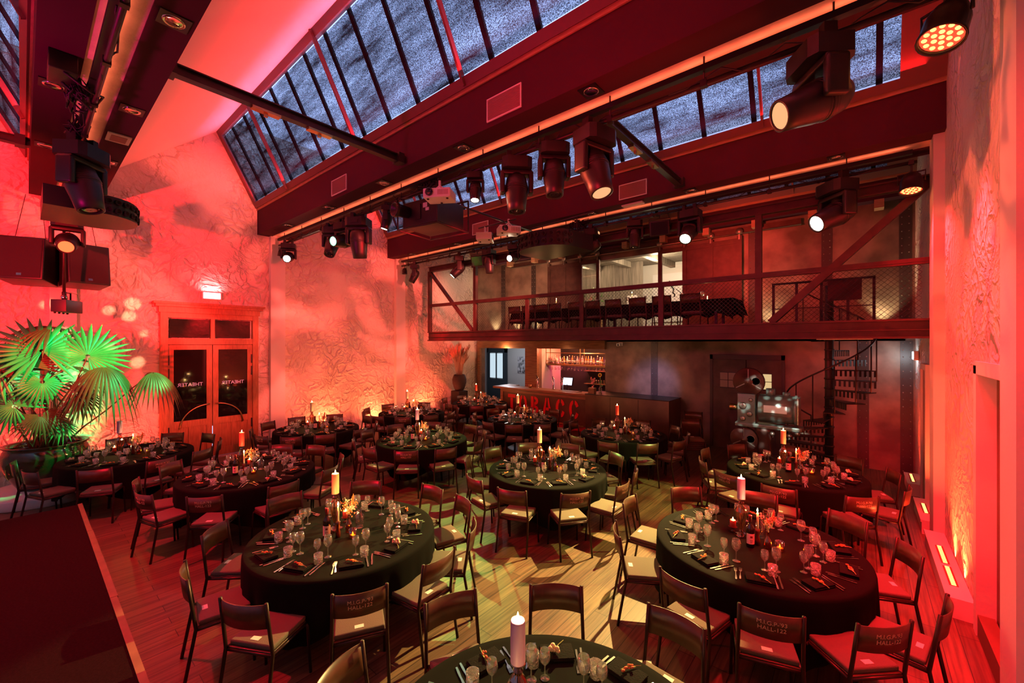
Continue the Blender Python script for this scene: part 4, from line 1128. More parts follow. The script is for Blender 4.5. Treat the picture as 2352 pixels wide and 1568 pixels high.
# cold work lamp and tube under the balcony
t = thing('work_lamp', 'cold white work lamp on the right wall under the balcony', 'lamp', (.80, 11.3, 2.50))
q = MB(); q.box(-.03, .04, -.12, .12, -.08, .10, bev=.01); q.build('housing', M['white'], t)
q = MB(); q.box(-.04, -.03, -.10, .10, -.06, .08); q.build('lamp_panel', emission('work_lamp_panel', (.75, .9, 1.0), 14), t)
spot('work_lamp_beam', (.66, 11.2, 2.5), (.3, 12.0, 2.2), (.75, .9, 1.0), 9, 110, .8, .08)
point('work_lamp_glow', (.70, 11.65, 2.45), (.75, .9, 1.0), 4, .05)
t = thing('tube_lamp', 'thin white tube lamp under the balcony beside the stair', 'lamp', (-.25, 9.6, 2.835))
q = MB(); q.box(-.4, .4, -.03, .03, -.02, .02); q.build('housing', M['white'], t)
spot('blue_patch', (-4.3, 9.2, 2.7), (-4.7, 12.0, 1.55), (.35, .42, 1.0), 220, 34, .9, .05)
spot('amber_wall_patch', (-5.2, 9.0, 2.75), (-5.2, 12.0, 1.7), (1.0, .52, .30), 75, 62, .9, .05)
spot('red_wall_glow', (.3, 10.2, .35), (.3, 12.0, .9), (1.0, .005, .02), 50, 110, .9, .05)
spot('red_wall_glow', (-1.3, 9.3, 2.7), (-.9, 12.0, 1.9), (1.0, .03, .02), 40, 60, .9, .05)
# dried grass vase on a black plinth
t = thing('plinth', 'square plinth carrying the dried grass vase in the corner', 'plinth', (-11.5, 10.56, 0))
q = MB(); q.box(-.22, .22, -.22, .22, 0, .98); q.build('block', M['blackm'], t)
t = thing('grass_vase', 'dark woven vase with tall red-lit dried pampas grass', 'vase', (-11.5, 10.56, .98))
q = MB(); q.lathe([(0, 0), (.14, 0), (.20, .10), (.26, .28), (.27, .42), (.22, .56), (.20, .60), (.18, .60), (.20, .50)], 20); q.build('pot', mat('woven_vase', (.05, .03, .03), .8, bump=.8, bscale=30), t)
M['pampas'] = mat('dried_grass', (.62, .36, .24), .9)
q = MB(); r_ = random.Random(2)
for k in range(84):
    a = r_.uniform(0, 2 * PI); rr = r_.uniform(.05, .50); hh = r_.uniform(.75, 1.35) * (1 - .25 * rr)
    p1 = Vector((rr * .25 * math.cos(a), rr * .25 * math.sin(a), .55)); p2 = Vector((rr * math.cos(a), rr * math.sin(a), .5 + hh))
    pm = (p1 + p2) / 2 + Vector((-rr * .15 * math.cos(a), -rr * .15 * math.sin(a), .1))
    q.tube([p1, pm, p2], [.004, .005, .002], 4)
    if k % 2 == 0:
        d_ = (p2 - pm)
        for j in range(24):
            u = r_.uniform(.1, 1.0); c0 = pm + d_ * u; b_ = r_.uniform(0, 2 * PI); L_ = r_.uniform(.08, .16)
            q.tube([c0, c0 + Vector((math.cos(b_) * .05, math.sin(b_) * .05, L_))], [.011, .003], 3)
q.build('dried_grass', M['pampas'], t)['kind'] = 'stuff'
spot('vase_red', (-8.6, 6.6, 4.3), (-11.5, 10.56, 1.9), RED, 1900, 17, .6, .05)
spot('red_wall_wash', (-7.0, 6.6, 4.3), (-12.0, 10.2, 2.3), (1.0, .06, .045), 1500, 36, .8, .06)
# spiral stair
SX, SY = -.52, 10.85
t = thing('spiral_stair', 'dark iron spiral staircase rising through the balcony floor', 'staircase', (SX, SY, 0))
q = MB(); q.tube([(0, 0, 0), (0, 0, 3.95)], .075, 14)
for k in range(18): q.lathe([(.09, k * .2), (.09, k * .2 + .03)], 12)
q.build('pole', M['steel'], t)
pts = []
for k in range(15):
    a = PI * .66 + k * (2 * PI / 13.5); z = .2 * (k + 1)
    T = TR((0, 0, z), a)
    q = MB(); q.add([(.06, -.05, 0), (.74, -.17, 0), (.74, .17, 0), (.06, .05, 0), (.06, -.05, -.02), (.74, -.17, -.02), (.74, .17, -.02), (.06, .05, -.02)], [(0, 1, 2, 3), (7, 6, 5, 4), (0, 4, 5, 1), (1, 5, 6, 2), (2, 6, 7, 3)], False, T)
    for j in range(9):
        u = .1 + .62 * j / 8; wv = .05 + .12 * (u - .06) / .68
        q.box(u - .018, u + .018, -wv - .006, -wv + .006, -.13, 0, T)
    q.build('tread', M['steel'], t)
    p = Vector((.74 * math.cos(a), .74 * math.sin(a), z))
    q = MB(); q.tube([p, p + Vector((0, 0, .92))], .012, 6); q.build('baluster', M['steel'], t)
    pts.append(p + Vector((0, 0, .92)))
fine = []
for i in range(len(pts) - 1):
    for s in range(4):
        u = s / 4; a = PI * .66 + (i + u) * (2 * PI / 13.5); fine.append((.74 * math.cos(a), .74 * math.sin(a), pts[i].z + .2 * u))
q = MB(); q.tube(fine, .017, 8); q.build('handrail', M['steel'], t)
t = thing('stair_guard', 'iron guard rail around the stair hole on the balcony', 'railing', (-.55, 10.9, 2.94))
for i, (x, y) in enumerate(((-.85, -.85), (-.45, -.88), (-.05, -.88), (.35, -.88), (.72, -.85))):
    q = MB(); q.box(x - .022, x + .022, y - .022, y + .022, 0, 1.02); q.build('post', M['steel'], t)
q = MB(); q.box(-.87, .74, -.90, -.86, 1.0, 1.04); q.box(-.87, .74, -.89, -.87, .5, .52); q.build('top_rail', M['steel'], t)
q = MB(); q.box(.05, .55, -.93, -.90, .62, 1.0); q.build('sign_board', M['trusspaint'], t)
# vintage cinema projector
t = thing('film_projector', 'vintage cinema film projector on a pedestal, speckled with light', 'projector', (-1.47, 9.5, 0))
M['green_enamel'] = mat('grey_green_enamel', (.20, .22, .20), .35, .4, var=.35)
q = MB(); q.lathe([(.30, 0), (.30, .05), (.17, .10), (.13, .5), (.11, .85), (.16, 1.0), (.18, 1.08), (0, 1.08)], 20); q.build('pedestal', M['trusspaint'], t)
q = MB(); q.box(-.50, .62, -.16, .16, 1.08, 1.16, bev=.02); q.build('bed_plate', M['green_enamel'], t)
q = MB(); q.tube([(-.08, 0, 1.47), (.50, 0, 1.47)], .27, 22); q.tube([(.50, 0, 1.47), (.54, 0, 1.47)], .29, 22); q.build('lamp_house', M['green_enamel'], t)
q = MB(); q.box(.02, .40, -.285, -.25, 1.42, 1.56, bev=.01); q.build('peep_window', M['white'], t)
q = MB(); q.tube([(.1, 0, 1.72), (.1, 0, 1.86)], .08, 12); q.tube([(.36, 0, 1.72), (.36, 0, 1.80)], .06, 12); q.build('chimney', M['green_enamel'], t)
q = MB(); q.box(-.46, -.14, -.14, .14, 1.12, 1.74, bev=.02); b = q.build('projector_head', M['green_enamel'], t)
for (x, z, r0) in ((-.36, 1.50, .07), (-.24, 1.34, .055), (-.36, 1.24, .05), (-.22, 1.62, .04)):
    q = MB(); q.lathe([(0, .03), (r0 * .5, .035), (r0, .02), (r0, 0)], 14, Matrix.Translation((x, -.14, z)) @ frame_to((0, -1, 0))); q.build('gear_wheel', M['rivet'], b)
q = MB(); q.tube([(-.46, 0, 1.44), (-.62, 0, 1.44)], [.06, .075], 14); q.build('lens_barrel', M['brass'], b)
for nm_, c, r0 in (('upper', (-.28, 1.97), .27), ('lower', (-.36, .80), .24)):
    q = MB(); T = Matrix.Translation((c[0], 0, c[1])) @ frame_to((0, -1, 0))
    q.lathe([(0, -.05), (r0, -.05), (r0 + .015, -.04), (r0 + .015, .04), (r0, .05), (r0 * .3, .05), (r0 * .28, .06), (0, .065)], 26, T); mg = q.build('film_magazine', M['trusspaint'], t)
    q = MB()
    for k in range(3): q.box(-.008, .008, .03, r0 * .95, .05, .058, T @ Matrix.Rotation(2 * PI * k / 3, 4, 'Z'))
    q.lathe([(.02, .06), (.02, .075), (0, .078)], 10, T); q.lathe([(.075, .052), (.082, .056), (.075, .06), (.07, .056), (.075, .052)], 16, T @ Matrix.Translation((r0 * .5, .02, 0))); q.build('spoke', M['rivet'], mg)
    z0_ = 1.74 if nm_ == 'upper' else 1.08
    q = MB(); q.box(c[0] - .05, c[0] + .05, -.04, .04, min(z0_, c[1]), max(z0_, c[1])); q.build('magazine_arm', M['green_enamel'], t)
for (x, z) in ((.15, 1.0), (.42, 1.0), (.55, 1.05)):
    q = MB(); q.lathe([(.03, 0), (.045, .02), (.02, .05), (0, .052)], 10, Matrix.Translation((x, -.12, z)) @ frame_to((0, -1, 0))); q.build('knob', M['rivet'], t)
q = MB(); q.box(.54, .575, -.20, .20, 1.22, 1.72, bev=.01); q.build('rear_panel', M['rivet'], t)

# ------------------------------------------------------------------ dining tables
TABLES = {1: (-1.11, 1.60), 2: (-4.18, 2.21), 3: (-3.83, 5.40), 4: (-.82, 4.73), 5: (-7.30, 2.29), 6: (-10.08, 1.25), 7: (-9.80, 4.49),
          8: (-7.02, 5.40), 9: (-6.89, 8.58), 10: (-4.04, 8.60), 11: (-.82, 7.80), 12: (-9.98, 7.30), 13: (-9.82, 9.95)}
TN = {1: 'frontmost table', 2: 'left foreground table', 3: 'central green-lit table', 4: 'right foreground table', 5: 'table facing the wooden doors',
      6: 'table beside the potted palm', 7: 'wall table right of doors', 8: 'green-lit table left of centre', 9: 'table before the bar letters',
      10: 'table before the bar block', 11: 'table before the film projector', 12: 'second wall table from doors', 13: 'table beside the grass vase'}
ANG = {1: [-163, 85, 123, 159], 2: [-176, -135, -96, -59, -23, 9, 38, 70, 98, 141], 3: [-150, -107, -75, -39, -5, 25, 64, 107, 141, 174],
       4: [-144, -103, -76, -45, -18, 28, 59, 98, 136, 177], 5: [-145, -106, -76, -38, 0, 36, 64, 110, 140], 6: [-100, -61, -24, 10, 39, 74, 108, 143, 179],
       7: [-150, -111, -76, -46, -18, 16, 52, 93, 137, 177], 8: [-156, -120, -82, -50, -19, 17, 52, 87, 132, 170], 9: [-151, -122, -91, -60, -30, 6, 38, 85, 125, 169],
       10: [-138, -108, -77, -45, -12, 20, 54, 95, 142, 178], 11: [-153, -122, -91, -52, -14, 26, 60, 95, 138, 176], 12: [-143, -112, -78, -46, -14, 16, 48, 84, 127, 177],
       13: [-158, -122, -86, -50, -16, 20, 130, 164]}
TR_ = .92          # top radius
TZ = .752          # height of the cloth
M['chairsteel'] = mat('chair_tube_steel', (.055, .030, .024), .38, .6, var=.3)
M['chairback'] = mat('chair_back_plywood', (.105, .044, .023), .34, var=.55, vscale=9, spec=.6)
M['cushion'] = mat('beige_seat_cushion', (.135, .108, .080), .9, bump=.25, bscale=160)
M['tagm'] = mat('pale_care_tag', (.85, .78, .70), .7)
M['etch'] = mat('stamped_letters', (.75, .45, .32), .5)

# one chair: +Y is where the sitter looks; origin on the floor under the seat's rear edge middle
def chair_parts(lettered):
    t = thing('dining_chair', 'x chair', 'chair')
    q = MB(); q.box(-.195, .195, .0, .37, .435, .447, bev=.004); q.build('seat_plate', M['chairback'], t)
    q = MB(); q.box(-.19, .19, .015, .375, .447, .487, bev=.014); c = q.build('seat_cushion', M['cushion'], t)
    q = MB(); q.box(-.04, .03, .045, .085, .486, .4895); g = q.build('care_tag', M['tagm'], c)
    q = MB()
    for sx in (-1, 1): q.tube([(sx * .185, .02, .455), (sx * .205, -.012, .45), (sx * .21, -.012, .40)], .006, 5)
    q.build('cushion_tie', M['cushion'], c)
    q = MB()
    q.tube([(-.20, .0, .425), (-.20, .36, .425), (.20, .36, .425), (.20, 0, .425), (-.20, 0, .425)], .012, 8); q.build('seat_frame', M['chairsteel'], t)
    for sx in (-1, 1):
        q = MB(); q.tube([(sx * .20, .36, .425), (sx * .205, .375, .40), (sx * .215, .40, 0)], .0125, 8); q.build('leg', M['chairsteel'], t)
        q = MB(); q.tube([(sx * .215, -.085, 0), (sx * .208, -.03, .30), (sx * .205, -.005, .44), (sx * .20, -.03, .62), (sx * .198, -.062, .855)], .0135, 8); q.build('leg', M['chairsteel'], t)
    q = MB(); vs, fs = [], []; n = 12
    for i in range(n + 1):
        u = -1 + 2 * i / n
        for (z, yy) in ((.655, -.035), (.845, -.060)):
            d_ = .045 * (1 - u * u)
            vs.append((u * .196, yy - d_ + .004, z)); vs.append((u * .196, yy - d_ - .004, z))
    for i in range(n):
        b = i * 4
        fs += [(b, b + 4, b + 6, b + 2), (b + 1, b + 3, b + 7, b + 5), (b, b + 1, b + 5, b + 4), (b + 2, b + 6, b + 7, b + 3)]
    fs += [(0, 2, 3, 1), (n * 4, n * 4 + 1, n * 4 + 3, n * 4 + 2)]
    q.add(vs, fs, True); bk = q.build('backrest', M['chairback'], t)
    if lettered:
        me = text_mesh("M.I.G.P-'93\nHALL-122", .043, .0008, M['etch'])
        for v in me.vertices:
            u = v.co.x / .196; z = v.co.y + .757
            off = v.co.z
            v.co = (v.co.x, -.0355 - (z - .655) / .19 * .025 - .045 * (1 - u * u) - .0045 - off, z)
        put('lettering', me, bk)
    return Proto(t)
PC = {False: chair_parts(False), True: chair_parts(True)}
LETTERED = {(4, -45), (3, -5), (3, -39), (8, -50), (7, -46), (7, -76), (5, -38), (5, -76), (11, -91), (11, -52), (11, -122), (4, -76), (2, -23), (10, -138), (6, 10), (12, -46)}
chair_r = random.Random(21)
STAGE_OK = lambda x, y: y > .75
for k, (cx, cy) in TABLES.items():
    angs = ANG[k]
    order = sorted(angs, key=lambda a: (-(a + 90)) % 360)         # clockwise from the stage side
    for i, a in enumerate(order):
        th = math.radians(a); r0 = 1.262 + chair_r.uniform(-.015, .03)
        x, y = cx + r0 * math.cos(th), cy + r0 * math.sin(th)
        rz = th + PI / 2 + math.radians(chair_r.uniform(-7, 7))
        PC[(k, a) in LETTERED].place((x, y, 0), rz, 'steel chair with beige cushion, %s clockwise from stage side, %s' % (ords[i], TN[k]), 'chairs at the round tables')

# table, cloth
tb = thing('round_table', 'x table', 'table', group='round dining tables')
q = MB(); q.lathe([(0, .705), (.895, .705), (.90, .715), (.90, .735), (0, .735)], 48); q.build('tabletop', M['wood'], tb)
for a in range(4):
    t_ = PI / 4 + a * PI / 2
    q = MB(); q.tube([(.52 * math.cos(t_), .52 * math.sin(t_), .705), (.60 * math.cos(t_), .60 * math.sin(t_), .0)], .02, 8); q.build('leg', M['steel'], tb)
PT = Proto(tb)
def cloth_mesh(seed):
    r = random.Random(seed); N_ = 160; ph = [r.uniform(0, 6.28) for _ in range(4)]; a0 = r.uniform(0, 6.28)
    q = MB(); vs = [(0, 0, TZ - .002)]; fs = []
    rings = [(.30, 0), (.62, 0), (.86, 0), (.905, -.001), (.918, -.010), (.924, -.03)]
    for rr, dz in rings:
        for j in range(N_):
            t = 2 * PI * j / N_; vs.append((rr * math.cos(t), rr * math.sin(t), TZ + dz - .002 * (rr < .9)))
    for s in range(1, 7):
        u = s / 6
        for j in range(N_):
            t = 2 * PI * j / N_
            drop = .46 + .12 * math.cos(4 * (t - a0)) + .01 * math.sin(9 * t)
            f = math.sin(14 * t + ph[0]) * .6 + math.sin(23 * t + ph[1]) * .4 + .3 * math.sin(37 * t + ph[2])
            rr = .924 + u * (.010 + .022 * f) - .012 * u * u
            vs.append((rr * math.cos(t), rr * math.sin(t), TZ - .03 - u * (drop - .03)))
    for j in range(N_): fs.append((0, 1 + j, 1 + (j + 1) % N_))
    nr = len(rings) + 6
    for i in range(nr - 1):
        for j in range(N_):
            j2 = (j + 1) % N_; b = 1 + i * N_
            fs.append((b + j, b + N_ + j, b + N_ + j2, b + j2))
    q.add(vs, fs, True)
    return q.mesh('tablecloth', M['cloth'])
for k, (cx, cy) in TABLES.items():
    PT.place((cx, cy, 0), .3 * k, 'round dining table under black cloth, %s' % TN[k])
    o = put('tablecloth', cloth_mesh(k), None, (cx, cy, 0)); tag(o, 'black round tablecloth draped over the %s' % TN[k], 'tablecloth', 'black tablecloths')

# ---- tableware prototypes (origin on the cloth)
M['cut'] = mat('silver_cutlery', (.85, .80, .76), .18, 1.0)
M['napkin'] = mat('black_napkin', (.008, .007, .007), .9, bump=.3, bscale=90, spec=.12)
M['crystal'] = clear('cut_crystal', (1, .97, .94), .14, .92, .10, 55, .05)
M['wine'] = clear('wine_glass', (1, .98, .96), .07, .92, .08, 0, .02)
def wine_mesh(s, n=18):
    q = MB(); q.lathe([(.033 * s, 0), (.033 * s, .002), (.010 * s, .006), (.0042, .018), (.0038, .085 * s), (.012 * s, .095 * s), (.030 * s, .115 * s), (.0395 * s, .140 * s), (.0385 * s, .165 * s), (.031 * s, .200 * s), (.030 * s, .200 * s), (.0375 * s, .165 * s), (.0385 * s, .140 * s), (.029 * s, .117 * s), (.010 * s, .098 * s), (0, .095 * s)], n)
    return q.mesh('wine_glass', M['wine'])
ME_WINE = {'larger': wine_mesh(1.0), 'smaller': wine_mesh(.86)}
q = MB(); q.lathe([(0, .002), (.034, .0), (.037, .004), (.0385, .088), (.0365, .088), (.0350, .012), (0, .011)], 18); ME_TUM = q.mesh('tumbler', M['crystal'])
def knife_mesh():
    q = MB()
    out = [(-.006, 0), (-.0075, .045), (-.006, .085), (-.0085, .10), (-.0095, .15), (-.006, .20), (.002, .212), (.005, .20), (.005, .10), (.006, .085), (.0075, .045), (.006, 0)]
    q.prism(out, .0005, .0042); return q.mesh('knife', M['cut'])
def fork_mesh():
    q = MB()
    out = [(-.006, 0), (-.0072, .03), (-.0035, .08), (-.003, .125), (-.011, .142), (-.0115, .160), (.0115, .160), (.011, .142), (.003, .125), (.0035, .08), (.0072, .03), (.006, 0)]
    q.prism(out, .0005, .0035)
    for i in range(4):
        x = -.0098 + i * .0065; q.box(x - .0017, x + .0017, .158, .197, .0010, .0036)
    return q.mesh('fork', M['cut'])
ME_KN, ME_FK = knife_mesh(), fork_mesh()
def napkin_mesh():
    q = MB()
    for i, (dx, dy, z) in enumerate(((0, 0, .001), (.004, .003, .009), (-.003, .002, .017))):
        q.box(-.105 + dx, .105 + dx, -.065 + dy, .065 + dy, z, z + .009, bev=.004)
    return q.mesh('napkin', M['napkin'])
ME_NAP = napkin_mesh()
FCOL = {'orange': mat('dried_orange_bloom', (.85, .26, .06), .7), 'cream': mat('dried_cream_bloom', (.85, .66, .42), .8), 'rust': mat('dried_rust_bloom', (.60, .14, .06), .8)}
M['sprig'] = mat('dried_sprig_stem', (.36, .38, .10), .7)
def sprig(kind, seed):
    r = random.Random(seed); q = MB()
    n = 14 if kind == 'cream' else 8
    for i in range(n):
        u = r.uniform(0, 1)
        if kind == 'cream': c = (r.uniform(-.02, .02), .02 + r.uniform(-.02, .02), .010 + r.uniform(0, .018)); q.ball(c, r.uniform(.007, .013), 6, 4)
        else:
            c = (r.uniform(-.010, .010), -.03 + u * .07, .006 + r.uniform(0, .010)); q.ball(c, r.uniform(.004, .008), 5, 4, (1, 1.6, .8))
    me = q.mesh('bloom', FCOL[kind])
    q = MB(); q.tube([(0, -.075, .004), (.006, -.03, .008), (0, .02, .008)], .0018, 4)
    if kind != 'cream': q.add([(0, -.05, .006), (.012, -.02, .012), (.004, .03, .008), (-.004, -.01, .006)], [(0, 1, 2, 3)])
    return me, q.mesh('stem', M['sprig'])
SPR = {k2: [sprig(k2, s) for s in (1, 2)] for k2 in FCOL}
pl_r = random.Random(5)
Zc = TZ + .0008
def in_view(x, y, z):
    d = x * -.6455 + y * .7638
    if d < .3: return False
    px = 1176 + 951 * (x * .7638 + y * .6455) / d; py = 788 - 951 * (z - H) / d
    return -30 < px < 2382 and -30 < py < 1600
def ware(me, name, cat, x, y, rz, label, group):
    o = put(name, me, None, (x, y, Zc), (0, 0, rz)); tag(o, label, cat, group); return o
for k, (cx, cy) in TABLES.items():
    base = {1: 15, 2: 12, 3: 32, 4: 30, 5: 0, 6: 10, 7: 16, 8: 17, 9: 12, 10: 22, 11: 24, 12: 14, 13: 20}[k]
    for i in range(10):
        a = -90 + ((base - 36 * i) + 90) % 360
        a = -90 - ((-90 - base) % 36) - 36 * i
        th = math.radians(a)
        ux, uy = math.cos(th), math.sin(th)
        tx, ty = uy, -ux                      # the diner's own right-hand side is -t
        def P_(r, t): return cx + ux * r - tx * t, cy + uy * r - ty * t
        face = th + PI / 2                    # +Y of a piece points at the table centre
        where = '%s clockwise from stage side, %s' % (ords[i], TN[k])
        def jt(s): return pl_r.uniform(-s, s)
        def lay(me, nm, cat, r, t, rot, lab, grp):
            x, y = P_(r, t)
            if not in_view(x, y, TZ): return None
            return ware(me, nm, cat, x, y, rot, lab, grp)
        fs_ = jt(.012); sw = math.radians(jt(6))
        lay(ME_FK, 'fork', 'fork', .815 + fs_, -.165, face + sw + math.radians(jt(5)), 'outer fork, %s' % where, 'forks on the round tables')
        lay(ME_FK, 'fork', 'fork', .795 + fs_, -.135, face + sw + math.radians(jt(5)), 'inner fork, %s' % where, 'forks on the round tables')
        lay(ME_KN, 'knife', 'knife', .82 + fs_, .135, face + sw + math.radians(jt(5)), 'inner knife, %s' % where, 'knives on the round tables')
        lay(ME_KN, 'knife', 'knife', .80 + fs_, .168, face + sw + math.radians(jt(5)), 'outer knife, %s' % where, 'knives on the round tables')
        nx = jt(.015); nr = math.radians(jt(12))
        o = lay(ME_NAP, 'napkin', 'napkin', .735 + jt(.02), nx, face + nr, 'folded black napkin, %s' % where, 'napkins on the round tables')
        if o is not None:
            kd = pl_r.choice(['orange', 'cream', 'rust', 'orange', 'rust']); bl, stm = pl_r.choice(SPR[kd])
            t = thing('dried_flower', 'dried %s flower on napkin, %s' % (kd, where), 'flower', (o.location.x, o.location.y, Zc + .028), face + math.radians(pl_r.uniform(-80, 80)), 'dried flowers on the napkins')
            t.scale = (1.35,) * 3
            put('bloom', bl, t); put('stem', stm, t)
        lay(ME_WINE['smaller'], 'wine_glass', 'glass', .535 + jt(.02), .055 + jt(.012), 0, 'smaller wine glass, %s' % where, 'wine glasses on the round tables')
        lay(ME_WINE['larger'], 'wine_glass', 'glass', .495 + jt(.02), .145 + jt(.012), 0, 'larger wine glass, %s' % where, 'wine glasses on the round tables')
        lay(ME_TUM, 'tumbler', 'glass', .605 + jt(.02), .125 + jt(.015), 0, 'cut-crystal tumbler, %s' % where, 'tumblers on the round tables')

# ---- centrepieces
WAX = {'lilac': (.55, .36, .58), 'cream': (.88, .70, .45), 'red': (.80, .09, .06), 'orange': (.90, .50, .25), 'sage': (.55, .50, .34)}
WM = {}
for n_, c in WAX.items():
    m = mat('%s_candle_wax' % n_, c, .5); p_ = m.node_tree.nodes['Principled BSDF']
    p_.inputs['Subsurface Weight'].default_value = .25; p_.inputs['Subsurface Radius'].default_value = (.03, .015, .008)
    WM[n_] = m
M['flame'] = emission('candle_flame', (1.0, .60, .20), 60)
M['wick'] = mat('wick', (.02, .015, .01), .9)
q = MB(); q.lathe([(0, 0), (.004, .006), (.007, .015), (.0045, .028), (0, .044)], 10); ME_FLAME = q.mesh('flame', M['flame'])
FLAME_W = 4.5
def flame(root, z, s=1.0, w_=1.0):
    q = MB(); q.tube([(0, 0, z - .004), (0, 0, z + .006)], .0012, 4); q.build('wick', M['wick'], root)
    o = put('flame', ME_FLAME, root, (0, 0, z + .004)); o.scale = (s, s, s)
    point('candle_light', (0, 0, z + .03), (1.0, .50, .17), FLAME_W * w_, .012, root)
M['smoke'] = clear('smoky_glass', (.72, .50, .34), .12, .8)
M['amber'] = clear('amber_glass', (.85, .46, .10), .14, .8)
M['brownglass'] = mat('brown_glass', (.10, .02, .012), .1, spec=.8)
M['darkbottle'] = mat('dark_wine_bottle', (.012, .004, .005), .06, spec=.9)
def pillar(x, y, k, col, lit, lab):
    st = thing('candle_stand', 'tall ribbed glass candle stand, %s' % TN[k], 'candle stand', (x, y, Zc), rnd.uniform(0, 6), 'tall candle stands'); st.scale = (1.05, 1.05, 1.15)
    q = MB(); q.prism([(-.055, -.055), (.055, -.055), (.055, .055), (-.055, .055)], 0, .012); q.build('base', M['smoke'], st)
    q = MB(); q.lathe([(.028, .012), (.020, .03), (.022, .045), (.016, .06), (.030, .12), (.048, .18), (.055, .225), (.040, .262), (.020, .285), (.026, .30), (.018, .315), (.038, .332), (.036, .335), (0, .333)], 12, smooth=False); q.build('stem', M['smoke'], st)
    q = MB()
    for j in range(10):
        a = 2 * PI * j / 10; q.tube([(.017 * math.cos(a), .017 * math.sin(a), .06), (.031 * math.cos(a), .031 * math.sin(a), .12), (.049 * math.cos(a), .049 * math.sin(a), .18), (.056 * math.cos(a), .056 * math.sin(a), .225), (.021 * math.cos(a), .021 * math.sin(a), .285)], .0022, 4)
    q.build('ribs', M['brass'], st)
    c = thing('pillar_candle', lab, 'candle', (x, y, Zc + .3865), 0, 'tall pillar candles')
    q = MB(); q.lathe([(0, 0), (.037, 0), (.038, .004), (.0375, .202), (.034, .212), (.029, .205), (0, .198)], 18); q.build('wax', WM[col], c)
    if lit: flame(c, .206, 1.0, 1.0)
    else:
        q = MB(); q.tube([(0, 0, .197), (.004, 0, .222)], .0015, 4); q.build('wick', M['wick'], c)
def taper(x, y, k):
    h = thing('taper_holder', 'slim brown glass taper holder, %s' % TN[k], 'candle holder', (x, y, Zc), 0, 'brown taper holders')
    q = MB(); q.lathe([(0, 0), (.026, 0), (.024, .05), (.017, .09), (.020, .13), (.023, .155), (.016, .155), (.012, .13), (0, .12)], 14); q.build('glass_body', M['brownglass'], h)
    c = thing('taper_candle', 'lit slender cream taper candle, %s' % TN[k], 'candle', (x, y, Zc + .121), 0, 'taper candles')
    q = MB(); q.lathe([(0, 0), (.0115, 0), (.0100, .19), (.006, .196), (0, .194)], 12); q.build('wax', WM['cream'], c); flame(c, .197, 1.0, 1.2)
def red_candle(x, y, k):
    h = thing('candle_dish', 'small footed dish under the short candle, %s' % TN[k], 'candle holder', (x, y, Zc), 0, 'small candle dishes')
    q = MB(); q.lathe([(0, 0), (.032, 0), (.010, .012), (.009, .035), (.040, .045), (.042, .052), (.036, .050), (0, .046)], 14); q.build('dish', M['brownglass'], h)
    c = thing('short_candle', 'short lit red candle, %s' % TN[k], 'candle', (x, y, Zc + .0465), 0, 'short red candles')
    q = MB(); q.lathe([(0, 0), (.029, 0), (.0295, .068), (.024, .075), (.018, .068), (0, .064)], 16); q.build('wax', WM['red'], c); flame(c, .068, .8, .8)
def bottle(x, y, k, rz):
    t = thing('wine_bottle', 'dark red wine bottle with pale label, %s' % TN[k], 'bottle', (x, y, Zc), rz, 'wine bottles on the round tables')
    q = MB(); q.lathe([(0, .004), (.034, 0), (.037, .006), (.037, .175), (.034, .192), (.018, .215), (.0145, .235), (.0145, .295), (.016, .297), (.016, .304), (0, .304)], 20); q.build('glass_body', M['darkbottle'], t)
    q = MB(); vs, fs = [], []
    for i in range(11):
        a = -PI / 2 - 1.25 + 2.5 * i / 10
        for z in (.035, .135): vs.append((.0375 * math.cos(a), .0375 * math.sin(a), z))
    for i in range(10): fs.append((2 * i, 2 * i + 2, 2 * i + 3, 2 * i + 1))
    q.add(vs, fs, True); l = q.build('label', M['wlabel'], t)
    q = MB()
    for (a, z, w2, h2) in ((0, .105, .011, .018), (.0, .072, .014, .004), (0, .055, .009, .003)):
        th = -PI / 2 + a; q.box(-w2, w2, -.0388, -.0374, z - h2 / 2, z + h2 / 2)
    q.build('label_print', M['winered'], l)
    q = MB(); q.lathe([(.0152, .245), (.0168, .298), (.0165, .305), (0, .3055)], 14); q.build('capsule', M['winered'], t)
M['wlabel'] = mat('cream_wine_label', (.86, .72, .60), .6)
M['winered'] = mat('dark_red_foil', (.20, .01, .015), .35)
